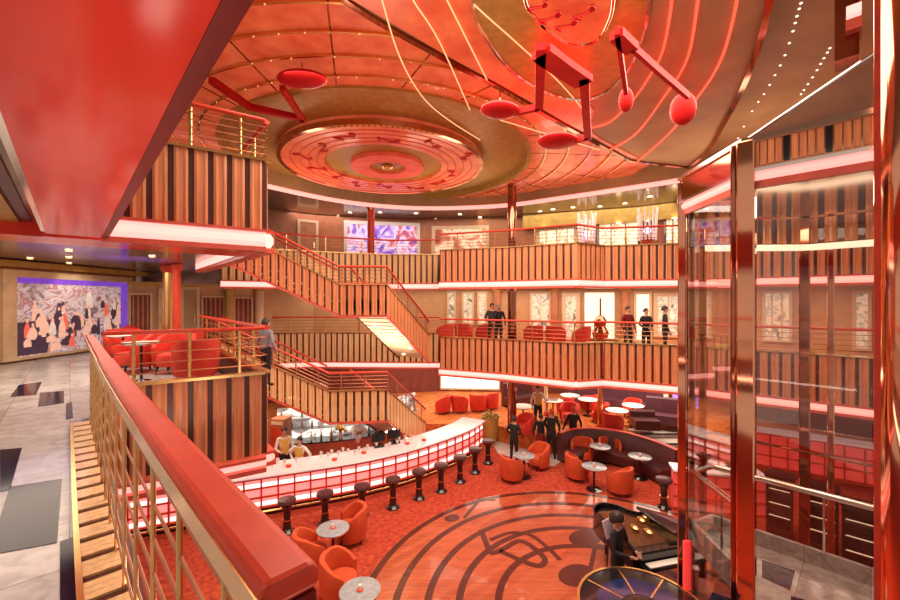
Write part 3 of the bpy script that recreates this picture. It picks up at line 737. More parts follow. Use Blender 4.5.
mb = MB(); mb.sweep(ring, [(.04+.075*math.cos(a), 5.46+.085*math.sin(a)) for a in [2*PI*i/8 for i in range(8)]])
tag(mb.build('neon_tube', 'pinkdim'), 'long curved pink light tube along the edge of the big ceiling', 'light')
def zpx(L, z): return [tuple(atz(x,y,z)[:2]) for x,y in L]
# orange staff disc with its medallion
MC = (-2.12, 12.85); zm = 6.0
root = thing('ceiling_disc', 'big glowing orange ceiling disc with gold music staff lines around the spiral medallion', 'ceiling disc', (MC[0],MC[1],zm-.3))
mb = MB(); mb.ring((MC[0],MC[1],0), 4.6, 8.6, zm-.10, zm+.09, 96); mb.build('glass_ring', 'orangeglass', root, w=True)
mb = MB(); mb.ring((MC[0],MC[1],0), 3.0, 4.62, zm+.02, zm+.095, 96); mb.build('gold_recess', 'gold', root, w=True)
mb = MB(); mb.ring((MC[0],MC[1],0), 4.52, 4.66, zm-.16, zm+.03, 96); mb.build('gold_rim', 'gold', root, w=True)
for r in (5.05,5.7,6.35,7.0,7.65):
    mb = MB(); mb.ring((MC[0],MC[1],0), r-.022, r+.022, zm-.15, zm-.09, 120); mb.build('staff_line', 'brass', root, w=True)
    mb = MB()
    for k in range(90):
        a = 2*PI*k/90 + r
        if random.random() < .65: mb.ball((MC[0]+r*math.cos(a),MC[1]+r*math.sin(a),zm-.155), .014, 5, 3)
    mb.build('light_string', 'goldlight', root, w=True)
mb = MB()
for k in range(22):
    a = 2*PI*k/22+.1; mb.bar((MC[0]+4.7*math.cos(a),MC[1]+4.7*math.sin(a),zm-.10),(MC[0]+8.5*math.cos(a+.12),MC[1]+8.5*math.sin(a+.12),zm-.10), .03, .02)
mb.build('glazing_bar', 'bronze', root, w=True)
root = thing('ceiling_medallion', 'round orange glass medallion with spiral rings in the middle of the ceiling disc', 'medallion', (MC[0],MC[1],zm-.3))
mb = MB(); mb.ring((MC[0],MC[1],0), 1.84, 3.1, zm-.22, zm+.06, 96); mb.build('outer_glass', 'orangeglass', root, w=True)
mb = MB(); mb.ring((MC[0],MC[1],0), 3.06, 3.18, zm-.25, zm-.1, 96); mb.build('bright_rim', 'copper', root, w=True)
mb = MB(); mb.ring((MC[0]+.1,MC[1]+.1,0), 1.1, 1.9, zm-.12, zm+.06, 80); mb.build('gold_band', 'gold', root, w=True)
mb = MB(); mb.ring((MC[0]+.1,MC[1]+.1,0), .58, 1.16, zm-.24, zm+.06, 64); mb.build('inner_glass', 'redglass', root, w=True)
mb = MB(); mb.ring((MC[0]+.1,MC[1]+.1,0), .02, .6, zm-.15, zm+.06, 48); mb.build('gold_centre', 'gold', root, w=True)
mb = MB(); mb.ball((MC[0]+.1,MC[1]+.1,zm-.2), (.2,.2,.1)); mb.build('boss', 'brass', root, True, w=True)
def note2d(mb, x, y, s, a, z0, z1):
    """a quaver lying in the ceiling plane"""
    ca, sa = math.cos(a), math.sin(a)
    T = lambda p: (x+(p[0]*ca-p[1]*sa)*s, y+(p[0]*sa+p[1]*ca)*s)
    mb.prism([T((.22*math.cos(q), .16*math.sin(q))) for q in [2*PI*i/16 for i in range(16)]], z0, z1)
    mb.prism([T(p) for p in ((.16,0),(.22,0),(.22,1),(.16,1))], z0, z1)
    mb.prism([T(p) for p in ((.22,1),(.22,.8),(.5,.6),(.55,.7))], z0, z1)
for k in range(13):
    a = 2*PI*k/13+.2; r = 2.2+.55*((k*7)%5)/5
    mb = MB(); note2d(mb, MC[0]+r*math.cos(a), MC[1]+r*math.sin(a), .55, a*1.7, zm-.245, zm-.215); mb.build('glass_note','note',root,w=True)
mb = MB()
for r in (2.05,2.3,2.55,2.8): mb.ring((MC[0],MC[1],0), r-.012, r+.012, zm-.23, zm-.215, 80)
mb.build('staff_rings', 'redwood', root, w=True)

# second, lower lobe of the ceiling
zl = 5.75
lobe = smooth_path([(x,y,0) for x,y in zpx([(250,-90),(347,0),(450,60),(500,87),(560,122),(630,160)], zl)],5) + smooth_path([(x,y,0) for x,y in zpx([(688,167),(707,150),(726,118),(743,85),(758,45),(769,0),(776,-60),(778,-140)], zl)],5)
root = thing('ceiling_lobe', 'lower tan ceiling lobe with red neon curves and a second medallion overhead', 'ceiling lobe', (2.5,7,zl))
mb = MB(); mb.prism([(p.x,p.y) for p in lobe], zl, HC-.06); mb.build('veneer_panel', 'tan', root, w=True)
mb = MB(); mb.sweep([(p.x,p.y,0) for p in lobe], [(-.05,zl-.05),(.05,zl-.05),(.05,zl+.06),(-.05,zl+.06)]); mb.build('lobe_rim', 'bronze', root, w=True)
og = [(262,-86),(352,-2),(452,57),(502,84),(562,119),(628,156),(640,158),(600,138),(588,128),(594,110),(575,85),(540,50),(510,10),(495,-30),(480,-90)]
mb = MB(); mb.prism(zpx(og, zl), zl-.03, zl+.02); mb.build('orange_glass', 'orangeglass', root, w=True)
def tubepx(mb, L, z, r, n=6): mb.tube([(x,y,z) for x,y in [(p.x,p.y) for p in smooth_path([(x,y,0) for x,y in zpx(L,z)],6)]], r, n)
NE = ([(676,-50),(672,0),(663,50),(650,76),(633,100),(610,122),(590,128)], [(704,-50),(698,0),(690,50),(680,74),(667,93),(637,133),(610,150)], [(742,-50),(737,0),(727,43),(717,68),(703,90),(670,133),(637,162)])
for L in NE:
    mb = MB(); tubepx(mb, L, zl-.06, .022); mb.build('neon_tube', 'neon', root, w=True)
for L in ([(374,-30),(382,0),(397,50),(413,83),(430,105),(453,123),(480,140)], [(400,-30),(413,0),(440,43),(470,110)], [(432,-30),(447,0),(487,80)], [(455,-30),(470,0),(517,43),(560,83),(590,118)], [(500,120),(560,138),(600,150)]):
    mb = MB(); tubepx(mb, L, zl-.06, .012); mb.build('gold_line', 'goldlight', root, w=True)
# medallion two
root = thing('ceiling_medallion', 'orange glass medallion in a gold oval at the top of the picture', 'medallion', (*zpx([(568,15)], zl)[0], zl))
go = smooth_loop([(x,y,0) for x,y in zpx([(472,0),(490,40),(517,72),(558,93),(593,95),(622,75),(640,40),(648,0),(640,-60),(600,-130),(540,-130),(480,-70)], zl)], 5)
mb = MB(); mb.prism([(p.x,p.y) for p in go], zl-.06, zl+.01); mb.build('gold_oval', 'gold', root, w=True)
mb = MB(); mb.tube([(p.x,p.y,zl-.07) for p in go+[go[0]]], .03, 6, cap=False); mb.build('oval_rim', 'chrome', root, w=True)
gi = smooth_loop([(x,y,0) for x,y in zpx([(526,0),(540,20),(560,37),(577,43),(597,38),(608,20),(613,0),(612,-40),(590,-75),(550,-70),(525,-40)], zl-.1)], 5)
mb = MB(); mb.prism([(p.x,p.y) for p in gi], zl-.14, zl-.05); mb.build('glass_oval', 'orangeglass', root, w=True)
mb = MB(); mb.tube([(p.x,p.y,zl-.13) for p in gi+[gi[0]]], .035, 6, cap=False); mb.build('bright_rim', 'copper', root, w=True)
for (x,y,s,a) in ((558,14,.28,1.2),(574,22,.28,1.3),(592,8,.28,1.0),(545,4,.25,1.4)):
    q = zpx([(x,y)], zl-.15)[0]; mb = MB(); note2d(mb, q[0], q[1], s, a, zl-.165, zl-.138); mb.build('glass_note', 'note', root, w=True)
# star lights
for lab, L in (('tiny star light in the long left string across the tan ceiling', [(801,3),(797,16),(793,31),(785,55),(775,75),(764,94),(752,111),(738,138)]), ('tiny star light in the short right string across the tan ceiling', [(830,48),(824,58),(817,70),(808,84),(801,94)])):
    so = None
    for p in smooth_path([(x,y,0) for x,y in zpx(L, HC)], 2):
        if so is None:
            mb = MB(); mb.lathe([(.010,-.014),(.018,-.008),(.018,.0)], (0,0,0), 8); so = mb.build('star_light','star'); tag(so, lab, 'ceiling light', lab.replace('light','lights',1)); c = so
        else: c = so.copy(); C.objects.link(c)
        c.location = (p.x,p.y,HC-.001)

# hanging red music notes
def hang_note(label, heads, bars, z):
    q = zpx([heads[0][:2]], z)[0]; root = thing('music_note', label, 'ceiling ornament', (q[0],q[1],z), 0, 'hanging red music notes')
    for (x,y,rx,ry,rot) in heads:
        c = zpx([(x,y)], z)[0]; d = (EZ-z)*F/(y-300)
        mb = MB(); mb.ball((0,0,0), (rx*d/F, ry*d/F*d/(z-EZ)*.8, .13) if rx > 15 else (rx*d/F, rx*d/F, ry*d/F), 20, 10)
        o = mb.build('note_head', 'note', root, True, w=True)
        o.data.transform(Matrix.Translation((c[0],c[1],z)) @ Matrix.Rotation(rot,4,'Z'))
    for name, w, L in bars:
        pts = [Vector((*zpx([p], z)[0], z)) for p in L]
        mb = MB(); mb.sweep(pts, [(-w/2,-.06),(w/2,-.06),(w/2,.06),(-w/2,.06)]); mb.build(name, 'note', root, w=True)
    for (x,y,rx,ry,rot) in heads[:1]:
        c = zpx([(x,y)], z)[0]; mb = MB(); mb.tube([(c[0],c[1],z+.05),(c[0],c[1],HC-.05)], .012, 5); mb.build('hanger', 'bronze', root, w=True)
hang_note('red beamed double music note hanging below the centre of the ceiling', [(500,110,20,9,.2),(557,141,20,9,.2)], [('stem',.16,[(541,46),(540,78),(539,108)]),('stem',.16,[(584,76),(586,110),(588,138)]),('beam',.34,[(541,52),(563,68),(584,82)]),('foot',.10,[(508,114),(539,107)]),('foot',.10,[(566,145),(588,136)])], 5.35)
hang_note('red double music note with two round heads at the upper right of the ceiling', [(626,100,7,12,0),(683,109,12,16,0)], [('stem',.07,[(617,30),(621,58),(626,92)]),('stem',.07,[(632,47),(660,72),(688,96)]),('beam',.20,[(616,34),(632,49)])], 5.35)
hang_note('red music note with a flat oval head at the left of the ceiling', [(302,79,25,10,0)], [('stem',.10,[(282,88),(304,121)]),('beam',.12,[(211,80),(250,107),(304,119)])], 5.6)

# downlights
def downlight(x, y, z, lab, grp, r=.06, m='lamp'):
    t = thing('downlight', lab, 'ceiling light', (x,y,z), 0, grp)
    mb = MB(); mb.ring((0,0,0), r, r*1.35, -.02, .0, 14); mb.build('rim', 'brass', t)
    mb = MB(); mb.lathe([(r,-.012),(r,0)], (0,0,0), 14); mb.build('lens', m, t)
for px_, py_ in ((69,250),(69,257),(69,263),(30,258)):
    c = atz(px_,py_,2.455); downlight(c.x,c.y,2.455,'small round downlight in the mirrored ceiling in front of the big mural','gallery downlights')
c = atz(152,256,2.455); downlight(c.x,c.y,2.455,'small downlight in the purple lit ceiling right of the mural','gallery downlights')
for i,(px_,py_) in enumerate(((338,216),(350,212),(380,212),(416,213),(436,219),(460,214),(480,217),(553,209),(573,207),(625,203),(650,196),(540,211),(600,206))):
    c = atz(px_,py_,5.375); downlight(c.x,c.y,5.375,'round downlight in the mirrored ceiling of the upper gallery','upper gallery downlights', .09)
for i,(px_,d_) in enumerate(((545,18.0),(583,17.2),(618,16.6),(650,16.0),(676,15.6))):
    p,_ = onwall(px_, W2, .45); downlight(p.x,p.y,4.74,'warm downlight under the yellow pelmet','pelmet downlights', .10)
for px_,py_ in ((437,289),(522,291),(555,291),(600,291),(640,292),(670,292)):
    d_ = 15.6 if px_<600 else 14.4
    downlight((px_-450)*d_/F, d_, 2.045, 'warm downlight under the far upper deck above the middle balcony', 'middle balcony downlights', .10)
# ------------------------------------------------------------------ glass lift on the right
LP = [(4.65,4.36),(3.85,5.20),(3.96,6.80),(4.80,7.60),(6.65,7.50),(7.35,6.75)]
root = thing('glass_lift', 'glass lift shaft with copper posts on the right', 'lift', (4.6,5.9,ZP))
def post(x, y, w, z0, z1, m, rz=.81, name='post'):
    mb = MB(); mb.box((x,y,(z0+z1)/2), (w,w,z1-z0), rz); return mb.build(name, m, root, w=True, bevel=.02)
post(3.85,5.20,.20,ZP,3.55,'copper'); post(3.76,5.30,.07,ZP,3.55,'bronze')
post(3.96,6.80,.14,ZP,3.5,'copper'); post(4.10,6.78,.07,ZP,3.5,'black',0)
post(4.80,7.60,.12,ZP,3.5,'bronze'); post(6.65,7.50,.16,ZP,3.4,'bronze'); post(6.95,7.3,.10,ZP,3.4,'copper')
post(4.72,4.30,.16,ZP,5.3,'copper')
for i,(a,b) in enumerate(zip(LP,LP[1:])):
    mb = MB(); mb.sweep([(a[0],a[1],0),(b[0],b[1],0)], [(-.006,ZP),(.006,ZP),(.006,3.1),(-.006,3.1)]); mb.build('glass_pane','elevglass',root,w=True)
BP = [(x,y,0) for x,y in LP[:3]][::-1]      # far to near so the right-hand side faces out
mb = MB(); mb.sweep(BP, [(-.04,3.16),(.05,3.16),(.05,3.52),(-.04,3.52)]); 
mb.build('copper_band','copper',root,w=True)
mb = MB(); mb.sweep(BP, [(-.08,3.52),(.09,3.52),(.09,3.58),(-.08,3.58)]); mb.sweep(BP,[(-.05,3.13),(.08,3.13),(.08,3.17),(-.05,3.17)]); mb.build('band_trim','chrome',root,w=True)
mb = MB()
for p, t in resample([BP[1],BP[2]], .075):
    n = Vector((t.y,-t.x,0)); mb.mi = 0 if int((p-Vector(BP[1])).length/.075) % 5 else 1
    q = [p-t*.03+n*.05, p+t*.03+n*.05, p+t*.03+n*.065, p-t*.03+n*.065]; mb.prism([(v.x,v.y) for v in q], 3.20, 3.50)
mb.build('band_slats',['slat','black'],root,w=True)
mb = MB(); mb.sweep(BP, [(-.05,3.02),(.03,3.02),(.05,3.06),(.05,3.10),(.03,3.13),(-.05,3.13)]); mb.build('light_strip','pinkdim',root,w=True)
mb = MB(); mb.sweep(BP, [(-.05,2.93),(.03,2.93),(.03,3.02),(-.05,3.02)]); mb.build('red_trim','redtrim',root,w=True)
mb = MB(); poly = [(4.75,4.4),(3.95,5.2),(4.05,6.75),(4.8,7.45),(6.5,7.4),(7.2,6.7)]
mb.prism(poly, 3.04, 3.10); mb.build('mirror_ceiling','chrome',root,w=True)
back = [(4.80,7.60),(6.65,7.50),(7.35,6.75)]
mb = MB(); slat_front(mb, back, 2.55, 3.02, .26); mb.build('back_band',['slat','slat_gap'],root,w=True)
mb = MB(); mb.sweep([(x,y,0) for x,y in back], [(.0,2.42),(.08,2.42),(.08,2.53),(.0,2.53)]); mb.build('light_strip','lampsoft',root,w=True)
# glass parapet on the lift roof
a, b = Vector((3.85,5.20,3.58)), Vector((4.65,4.36,3.58))
mb = MB(); n = Vector((-EX,-EY,0))*.01
mb.hull8([a+n, b+n, b+Vector((0,0,.62))+n], [a-n, b-n, b+Vector((0,0,.62))-n]); mb.build('glass_parapet', glass_mat('parapet_glass', (.85,.85,.9), .28, .05), root, w=True)
mb = MB(); mb.tube([a, b+Vector((0,0,.63))], .018, 6); mb.build('parapet_rail','chrome',root,w=True)
mb = MB(); mb.box((4.62,4.66,4.70),(.34,.2,.9),.8); mb.build('upper_housing','bronze',root,w=True)
mb = MB(); mb.box((4.58,4.54,4.72),(.34,.12,.10),.8); mb.build('light_strip','pinkglow',root,w=True)
mb = MB(); mb.box((4.58,4.54,4.56),(.34,.13,.12),.8); mb.build('red_trim','redtrim',root,w=True)
mb = MB(); mb.box((3.93,6.64,-2.9),(.10,.06,.8),.1); mb.build('red_panel', glow('red_panel_light',(1,.06,.05),.45), root, w=True)
# the cab
cab = thing('lift_cab', 'lift cab with grey marble floor and chrome handrail inside the glass shaft', 'lift cab', (4.9,5.7,-2.5))
M['cabmarble'] = marble_mat('cab_marble', (.62,.59,.56), (.40,.37,.35), (.02,.015,.015), -math.atan2(DY,DX), .7, 2.0)
cp = [(3.98,5.32),(4.06,6.70),(4.55,6.95),(6.3,5.1),(6.0,4.6),(4.78,4.48)]
mb = MB(); mb.prism(cp, -2.6, -2.45); mb.build('cab_floor','cabmarble',cab,w=True)
for q in ([(762,560),(795,571),(790,590),(762,577)],[(712,592),(735,600),(735,615),(705,612)],[(791,596),(825,605),(825,625),(790,620)]):
    mb = MB(); mb.prism(zpx(q,-2.445), -2.455, -2.443); mb.build('black_tile','blackmarble',cab,w=True)
kp = [(4.02,5.5,0),(4.08,6.72,0),(4.55,6.93,0),(6.25,5.12,0)]
mb = MB(); mb.sweep(kp, [(-.03,-2.45),(.03,-2.45),(.03,-2.22),(-.03,-2.22)]); mb.build('kerb','cabmarble',cab,w=True)
mb = MB(); mb.tube([(x,y,-1.38) for x,y,_ in kp], .048, 10); mb.build('handrail','chrome',cab,True,w=True)
mb = MB(); mb.tube([(x,y,-.80) for x,y,_ in kp[1:]], .02, 8); mb.build('upper_rail','bronze',cab,True,w=True)
for p, t in resample(kp, .9):
    mb = MB(); mb.tube([(p.x,p.y,-2.22),(p.x,p.y,-1.38)], .016, 6); mb.build('rail_post','chrome',cab,w=True)
# foreground column at the right edge
t = thing('column', 'thick polished copper column at the right edge of the picture', 'column', (3.05,2.62,ZP)); t['kind'] = 'structure'
mb = MB(); mb.lathe([(.19,0),(.19,10.2)], (0,0,0), 40); mb.build('shaft','copper',t,True)
mb = MB(); mb.box((-.165,.06,5.1),(.05,.05,10.2),.5); mb.build('red_edge','redwood',t)

# ------------------------------------------------------------------ bar
bar_pts = smooth_path([(-8.0,9.0,0),(-5.8,9.9,0),(-3.97,10.62,0),(-2.6,11.2,0),(-1.3,12.0,0),(-.1,13.1,0),(.75,14.1,0),(1.25,15.0,0)], 8)
root = thing('bar_counter', 'long curved bar counter with white top and glowing pink lattice front', 'bar counter', (-2.6,11.2,ZP))
mb = MB(); mb.sweep(bar_pts, [(-.85,-3.06),(.06,-3.06),(.08,-3.03),(.06,-3.0),(-.85,-3.0)]); mb.build('bar_top','bartop',root,w=True)
mb = MB(); mb.sweep(bar_pts, [(-.12,-3.84),(-.04,-3.84),(-.04,-3.08),(-.12,-3.08)]); mb.build('light_panel','barfront',root,w=True)
mb = MB()
for z in (-3.10,-3.34,-3.58,-3.84): mb.sweep(bar_pts, [(-.05,z-.022),(.0,z-.022),(.0,z+.022),(-.05,z+.022)])
for p, t in resample(bar_pts, .40):
    n = Vector((t.y,-t.x,0)); q=[p-t*.022-n*.04, p+t*.022-n*.04, p+t*.022+n*.01, p-t*.022+n*.01]; mb.prism([(v.x,v.y) for v in q], -3.86, -3.07)
mb.build('red_lattice','redwood',root,w=True)
M['barwhite'] = glow('backlit_white_strip', (1.0,.74,.66), 1.1)
mb = MB()
for z in (-3.27,-3.75): mb.sweep(bar_pts, [(-.05,z-.05),(-.03,z-.05),(-.03,z+.05),(-.05,z+.05)])
mb.build('bright_strip','barwhite',root,w=True)
mb = MB(); mb.sweep(bar_pts, [(-.6,ZP),(-.12,ZP),(-.12,-3.84),(-.6,-3.84)]); mb.build('plinth','black',root,w=True)
mb = MB(); mb.sweep([(p.x,p.y,ZP+.22) for p in bar_pts], [(.14+.025*math.cos(a), .025*math.sin(a)) for a in [2*PI*i/6 for i in range(6)]]); mb.build('foot_rail','brass',root,w=True)
# bar stools
st = None
stools = [(244,505),(287,499),(325,492),(362,485),(393,478),(419,470),(441,464),(460,456),(475,448),(488,440)]
slab = ['nearest us, half behind the cap rail','second from the near end']+[ORD[i]+' from the near end' for i in range(2,9)]+['at the far end by the round planter']
for i,(x,y) in enumerate(stools):
    p = atz(x,y,-3.30); lab = 'black flared bar stool along the pink bar, '+slab[i]
    if st is None:
        st = thing('bar_stool', lab, 'bar stool', (p.x,p.y,ZP), 0, 'black bar stools')
        mb = MB(); mb.lathe([(.18,0),(.18,.03),(.12,.07),(.10,.10)], (0,0,0), 18); mb.build('base','black',st,True)
        mb = MB(); mb.lathe([(.10,.10),(.085,.3),(.085,.52),(.13,.64),(.19,.72)], (0,0,0), 18); pd_ = mb.build('pedestal','black',st,True); mb = MB(); mb.ring((0,0,0),.088,.10,.30,.325,18); mb.build('collar','brass',pd_)
        mb = MB(); mb.lathe([(.20,.72),(.215,.75),(.20,.80),(.13,.82),(.0001,.82)], (0,0,0), 18); mb.build('seat','darksofa',st,True)
    else: copy_tree(st, (p.x,p.y,ZP), i*.3, lab)
p = atz(668,512,ZP); copy_tree(st, (p.x,p.y+.2,ZP), 0, 'black flared stool standing alone behind the piano')
# back bar
bb = smooth_path([(-5.6,12.7,0),(-4.2,13.0,0),(-3.0,13.4,0),(-1.9,14.1,0),(-.95,15.2,0)], 5)
root = thing('back_bar', 'dark wooden back bar cabinet with lit shelves behind the bartenders', 'cabinet', (-3.2,13.3,ZP))
mb = MB(); mb.sweep(bb, [(-.5,ZP),(0,ZP),(0,-3.15),(-.5,-3.15)]); mb.build('cabinet_body','wallred',root,w=True)
mb = MB(); mb.sweep(bb, [(-.52,-3.15),(.03,-3.15),(.03,-3.10),(-.52,-3.10)]); mb.build('counter','black',root,w=True)
mb = MB(); mb.sweep(bb, [(-.58,-3.10),(-.52,-3.10),(-.52,-2.1),(-.58,-2.1)]); mb.build('mirror_back',mural_mat('lit_bar_back',[(.05,.04,.04),(.25,.22,.2),(.9,.85,.75),(.06,.05,.05)],1.3,.9,(1,1,1.5),2.),root,w=True)
for z in (-2.75,-2.4):
    mb = MB(); mb.sweep(bb, [(-.52,z),(-.25,z),(-.25,z+.02),(-.52,z+.02)]); mb.build('glass_shelf','tabletop',root,w=True)
protos = {}
def bottle(kind, x, y, z, s):
    lab = {'bottleglass':'dark green bottle on the shelves behind the bar','amberglass':'amber bottle on the shelves behind the bar','clearbottle':'clear pale bottle on the shelves behind the bar'}[kind]
    if kind not in protos:
        t = thing('bottle', lab, 'bottle', (x,y,z), 0, lab.split(' on ')[0]+'s behind the bar')
        mb = MB(); mb.lathe([(.042,0),(.045,.02),(.045,.17),(.03,.21),(.016,.24),(.016,.29)], (0,0,0), 12); mb.build('glass_body',kind,t,True)
        mb = MB(); mb.lathe([(.019,.285),(.019,.32),(.0001,.32)], (0,0,0), 10); mb.build('cap','brass',t,True)
        protos[kind] = t; t.scale = (s,s,s)
    else:
        c = copy_tree(protos[kind], (x,y,z), 0, lab); c.scale = (s,s,s)
ks = ['bottleglass','clearbottle','amberglass']
for zi_, z in enumerate((-3.10,-2.73,-2.38)):
    for k,(p,t) in enumerate(resample(bb, .32)):
        n = Vector((t.y,-t.x,0)); q = p - n*(.18 if zi_==0 else .37)
        if (k*5+zi_*3) % 7 == 0: continue
        bottle(ks[(k*2+zi_+k//3)%3], q.x, q.y, z, .8+.25*((k*3+zi_)%4)/3 if zi_==0 else .78)
def flowers(x, y, z, lab, m1, s=1.0):
    t = thing('flower_vase', lab, 'flowers', (x,y,z))
    mb = MB(); mb.lathe([(.05,0),(.08,.1),(.05,.22),(.06,.25)], (0,0,0), 14); mb.build('vase','clearbottle',t,True)
    mb = MB(); rr = random.Random(int(x*100))
    for k in range(16):
        a = rr.random()*6.28; r = rr.random()*.2*s; mb.ball((r*math.cos(a),r*math.sin(a),.34+rr.random()*.22*s-r*.3), .065*s, 7, 5)
    mb.build('blooms',m1,t,True)
    mb = MB()
    for k in range(12):
        a = 2*PI*k/12; mb.tube([(0,0,.2),(.1*math.cos(a),.1*math.sin(a),.36),(.28*s*math.cos(a),.28*s*math.sin(a),.40)], .012, 4, .003)
    mb.build('leaves',mat('leaf_green_%d'%int(x*10),(.10,.16,.05),.5),t)
p = at(358,437,12.9); flowers(p.x,p.y,-3.10,'white flower arrangement on the back bar',M['white'],1.2)
p = at(343,432,13.2); flowers(p.x-.1,13.25,-3.10,'yellow green flower arrangement on the back bar','yellowvest',1.0)
p = at(480,398,15.6)
t = thing('planter', 'round golden brown planter at the far end of the bar', 'planter', (1.55,15.5,ZP))
mb = MB(); mb.lathe([(.22,0),(.30,.6),(.34,1.0),(.36,1.05),(.30,1.05),(.28,1.0)], (0,0,0), 18); mb.build('pot','gold',t,True)
mb = MB()
rr = random.Random(3)
for k in range(40):
    a = rr.random()*6.28; r = .34*rr.random()**.5; mb.ball((r*math.cos(a),r*math.sin(a),1.10+.25*(1-r/.34)*rr.random()), .06, 6, 4)
mb.build('dried_blooms','gold',t,True)
# red service doors left of the back bar
for k,(x0,lab) in enumerate(((-5.75,'red service cupboard door left of the bartenders'),(-5.25,'red service cupboard beside the lit bar back'))):
    t = thing('cupboard', lab, 'cupboard', (x0,12.0+.45*k,ZP), -.2)
    mb = MB(); mb.box((0,0,.97),(.46,.4,1.94)); mb.build('body','wallred',t)
    mb = MB(); mb.box((0,-.21,.9),(.40,.02,1.6)); mb.build('door','redwood',t)
    mb = MB(); mb.box((0,-.21,1.82),(.40,.03,.09)); mb.build('brass_plate','cream',t)
# little red napkin holders and glasses on the bar top
def small(name, cat, lab, grp, x, y, z, parts):
    t = thing(name, lab, cat, (x,y,z), 0, grp)
    for nm, prof, m in parts:
        mb = MB(); mb.lathe(prof, (0,0,0), 12); mb.build(nm, m, t, True)
    return t
bp = resample(bar_pts, .30)
for k,(i,o,) in enumerate(((7,.35),(13,.3),(17,.3),(20,.45),(25,.4),(27,.3))):
    p, t = bp[i]; n = Vector((t.y,-t.x,0)); q = p-n*o
    small('napkin_holder','napkin holder','small red napkin holder on the white bar top, %s from the near end' % ORD[k],'red napkin holders',q.x,q.y,-3.0,[('holder',[(.07,0),(.075,.05),(.05,.07)],'redpaint'),('napkins',[(.04,.05),(.045,.11),(.001,.11)],'white')])
gl = None
for k in range(22):
    p, t = bp[min(len(bp)-2, 12+(k*17)%15)]; n = Vector((t.y,-t.x,0)); q = p-n*(.42+.34*((k*7)%11)/11)+t*(.12*((k*3)%4)-.1)
    if gl is None: gl = small('drinking_glass','glass','small clear glass on the white bar top','glasses on the bar',q.x,q.y,-3.0,[('bowl',[(.03,.0),(.012,.01),(.012,.06),(.04,.09),(.045,.16),(.04,.16),(.035,.10),(.001,.09)],'clearbottle')])
    else: copy_tree(gl,(q.x,q.y,-3.0),0,gl['label'])
# till and mixing gear
for k,(i,lab) in enumerate(((22,'dark till screen on the middle of the bar'),(24,'dark drinks mixer on the bar beside the till'))):
    p,t = bp[i]; n = Vector((t.y,-t.x,0)); q = p-n*.75
    tt = thing('till', lab, 'till', (q.x,q.y,-3.0), .5)
    mb = MB(); mb.box((0,0,.03),(.3,.26,.06)); mb.box((0,.05,.12),(.06,.06,.14)); mb.build('stand','black',tt)
    mb = MB(); mb.box((0,.03,.27),(.42,.05,.26)); mb.build('screen','blackmatte',tt,bevel=.01)

# dark display cabinets behind the lift
for k,(px_,d_,w_) in enumerate(((780,9.6,.5),(820,9.0,.6),(862,8.2,.6))):
    x_ = (px_-450)*d_/F; lab = ('narrow dark display cabinet seen through the lift just right of the big copper post','wide dark display cabinet seen through the lift behind the slim posts','dark display cabinet seen through the lift beside the thick right column')[k]
    t = thing('display_cabinet', lab, 'cabinet', (x_,d_,ZP), -.75)
    mb = MB(); mb.box((0,.2,.7),(w_,.05,1.4)); mb.box((-w_/2+.02,0,.7),(.04,.42,1.4)); mb.box((w_/2-.02,0,.7),(.04,.42,1.4)); mb.box((0,0,1.4),(w_+.06,.5,.05)); mb.box((0,0,.1),(w_,.42,.2)); mb.build('body','black',t)
    for z in (.45,.75,1.08):
        mb = MB(); mb.box((0,0,z),(w_-.08,.38,.02)); so_ = mb.build('shelf','chrome',t)
        mb = MB(); mb.box((0,-.17,z+.012),(w_-.12,.015,.012)); mb.build('shelf_light','lampsoft',so_)
# second pink counters seen past the lift
def counter(pts, ztop, zbot, lab):
    root = thing('counter', lab, 'counter', (pts[0][0],pts[0][1],zbot)); P=[(x,y,0) for x,y in pts]
    mb = MB(); mb.sweep(P, [(-.5,ztop-.05),(.05,ztop-.05),(.05,ztop),(-.5,ztop)]); mb.build('counter_top','bartop',root,w=True)
    mb = MB(); mb.sweep(P, [(-.2,zbot),(0,zbot),(0,ztop-.05),(-.2,ztop-.05)]); mb.build('light_panel','redglow',root,w=True)
    mb = MB()
    for k in range(4):
        z = zbot+.03+(ztop-.1-zbot)*k/3; mb.sweep(P, [(0,z-.02),(.03,z-.02),(.03,z+.02),(0,z+.02)])
    for p,t in resample(P,.4):
        n = Vector((t.y,-t.x,0)); q=[p-t*.02,p+t*.02,p+t*.02+n*.035,p-t*.02+n*.035]; mb.prism([(v.x,v.y) for v in q], zbot, ztop-.05)
    mb.build('lattice','redwood',root,w=True)
M['redglow'] = glow('backlit_red_panel', (1.0,.12,.10), .16)
counter([(6.0,10.75),(6.9,10.5),(8.2,10.3)], -3.05, ZP, 'red lattice fronted counter seen through the left glass of the lift')
counter([(9.0,12.2),(10.4,11.3),(12.2,10.0)], -2.42, Z0, 'pink lattice fronted counter seen through the near glass of the lift')

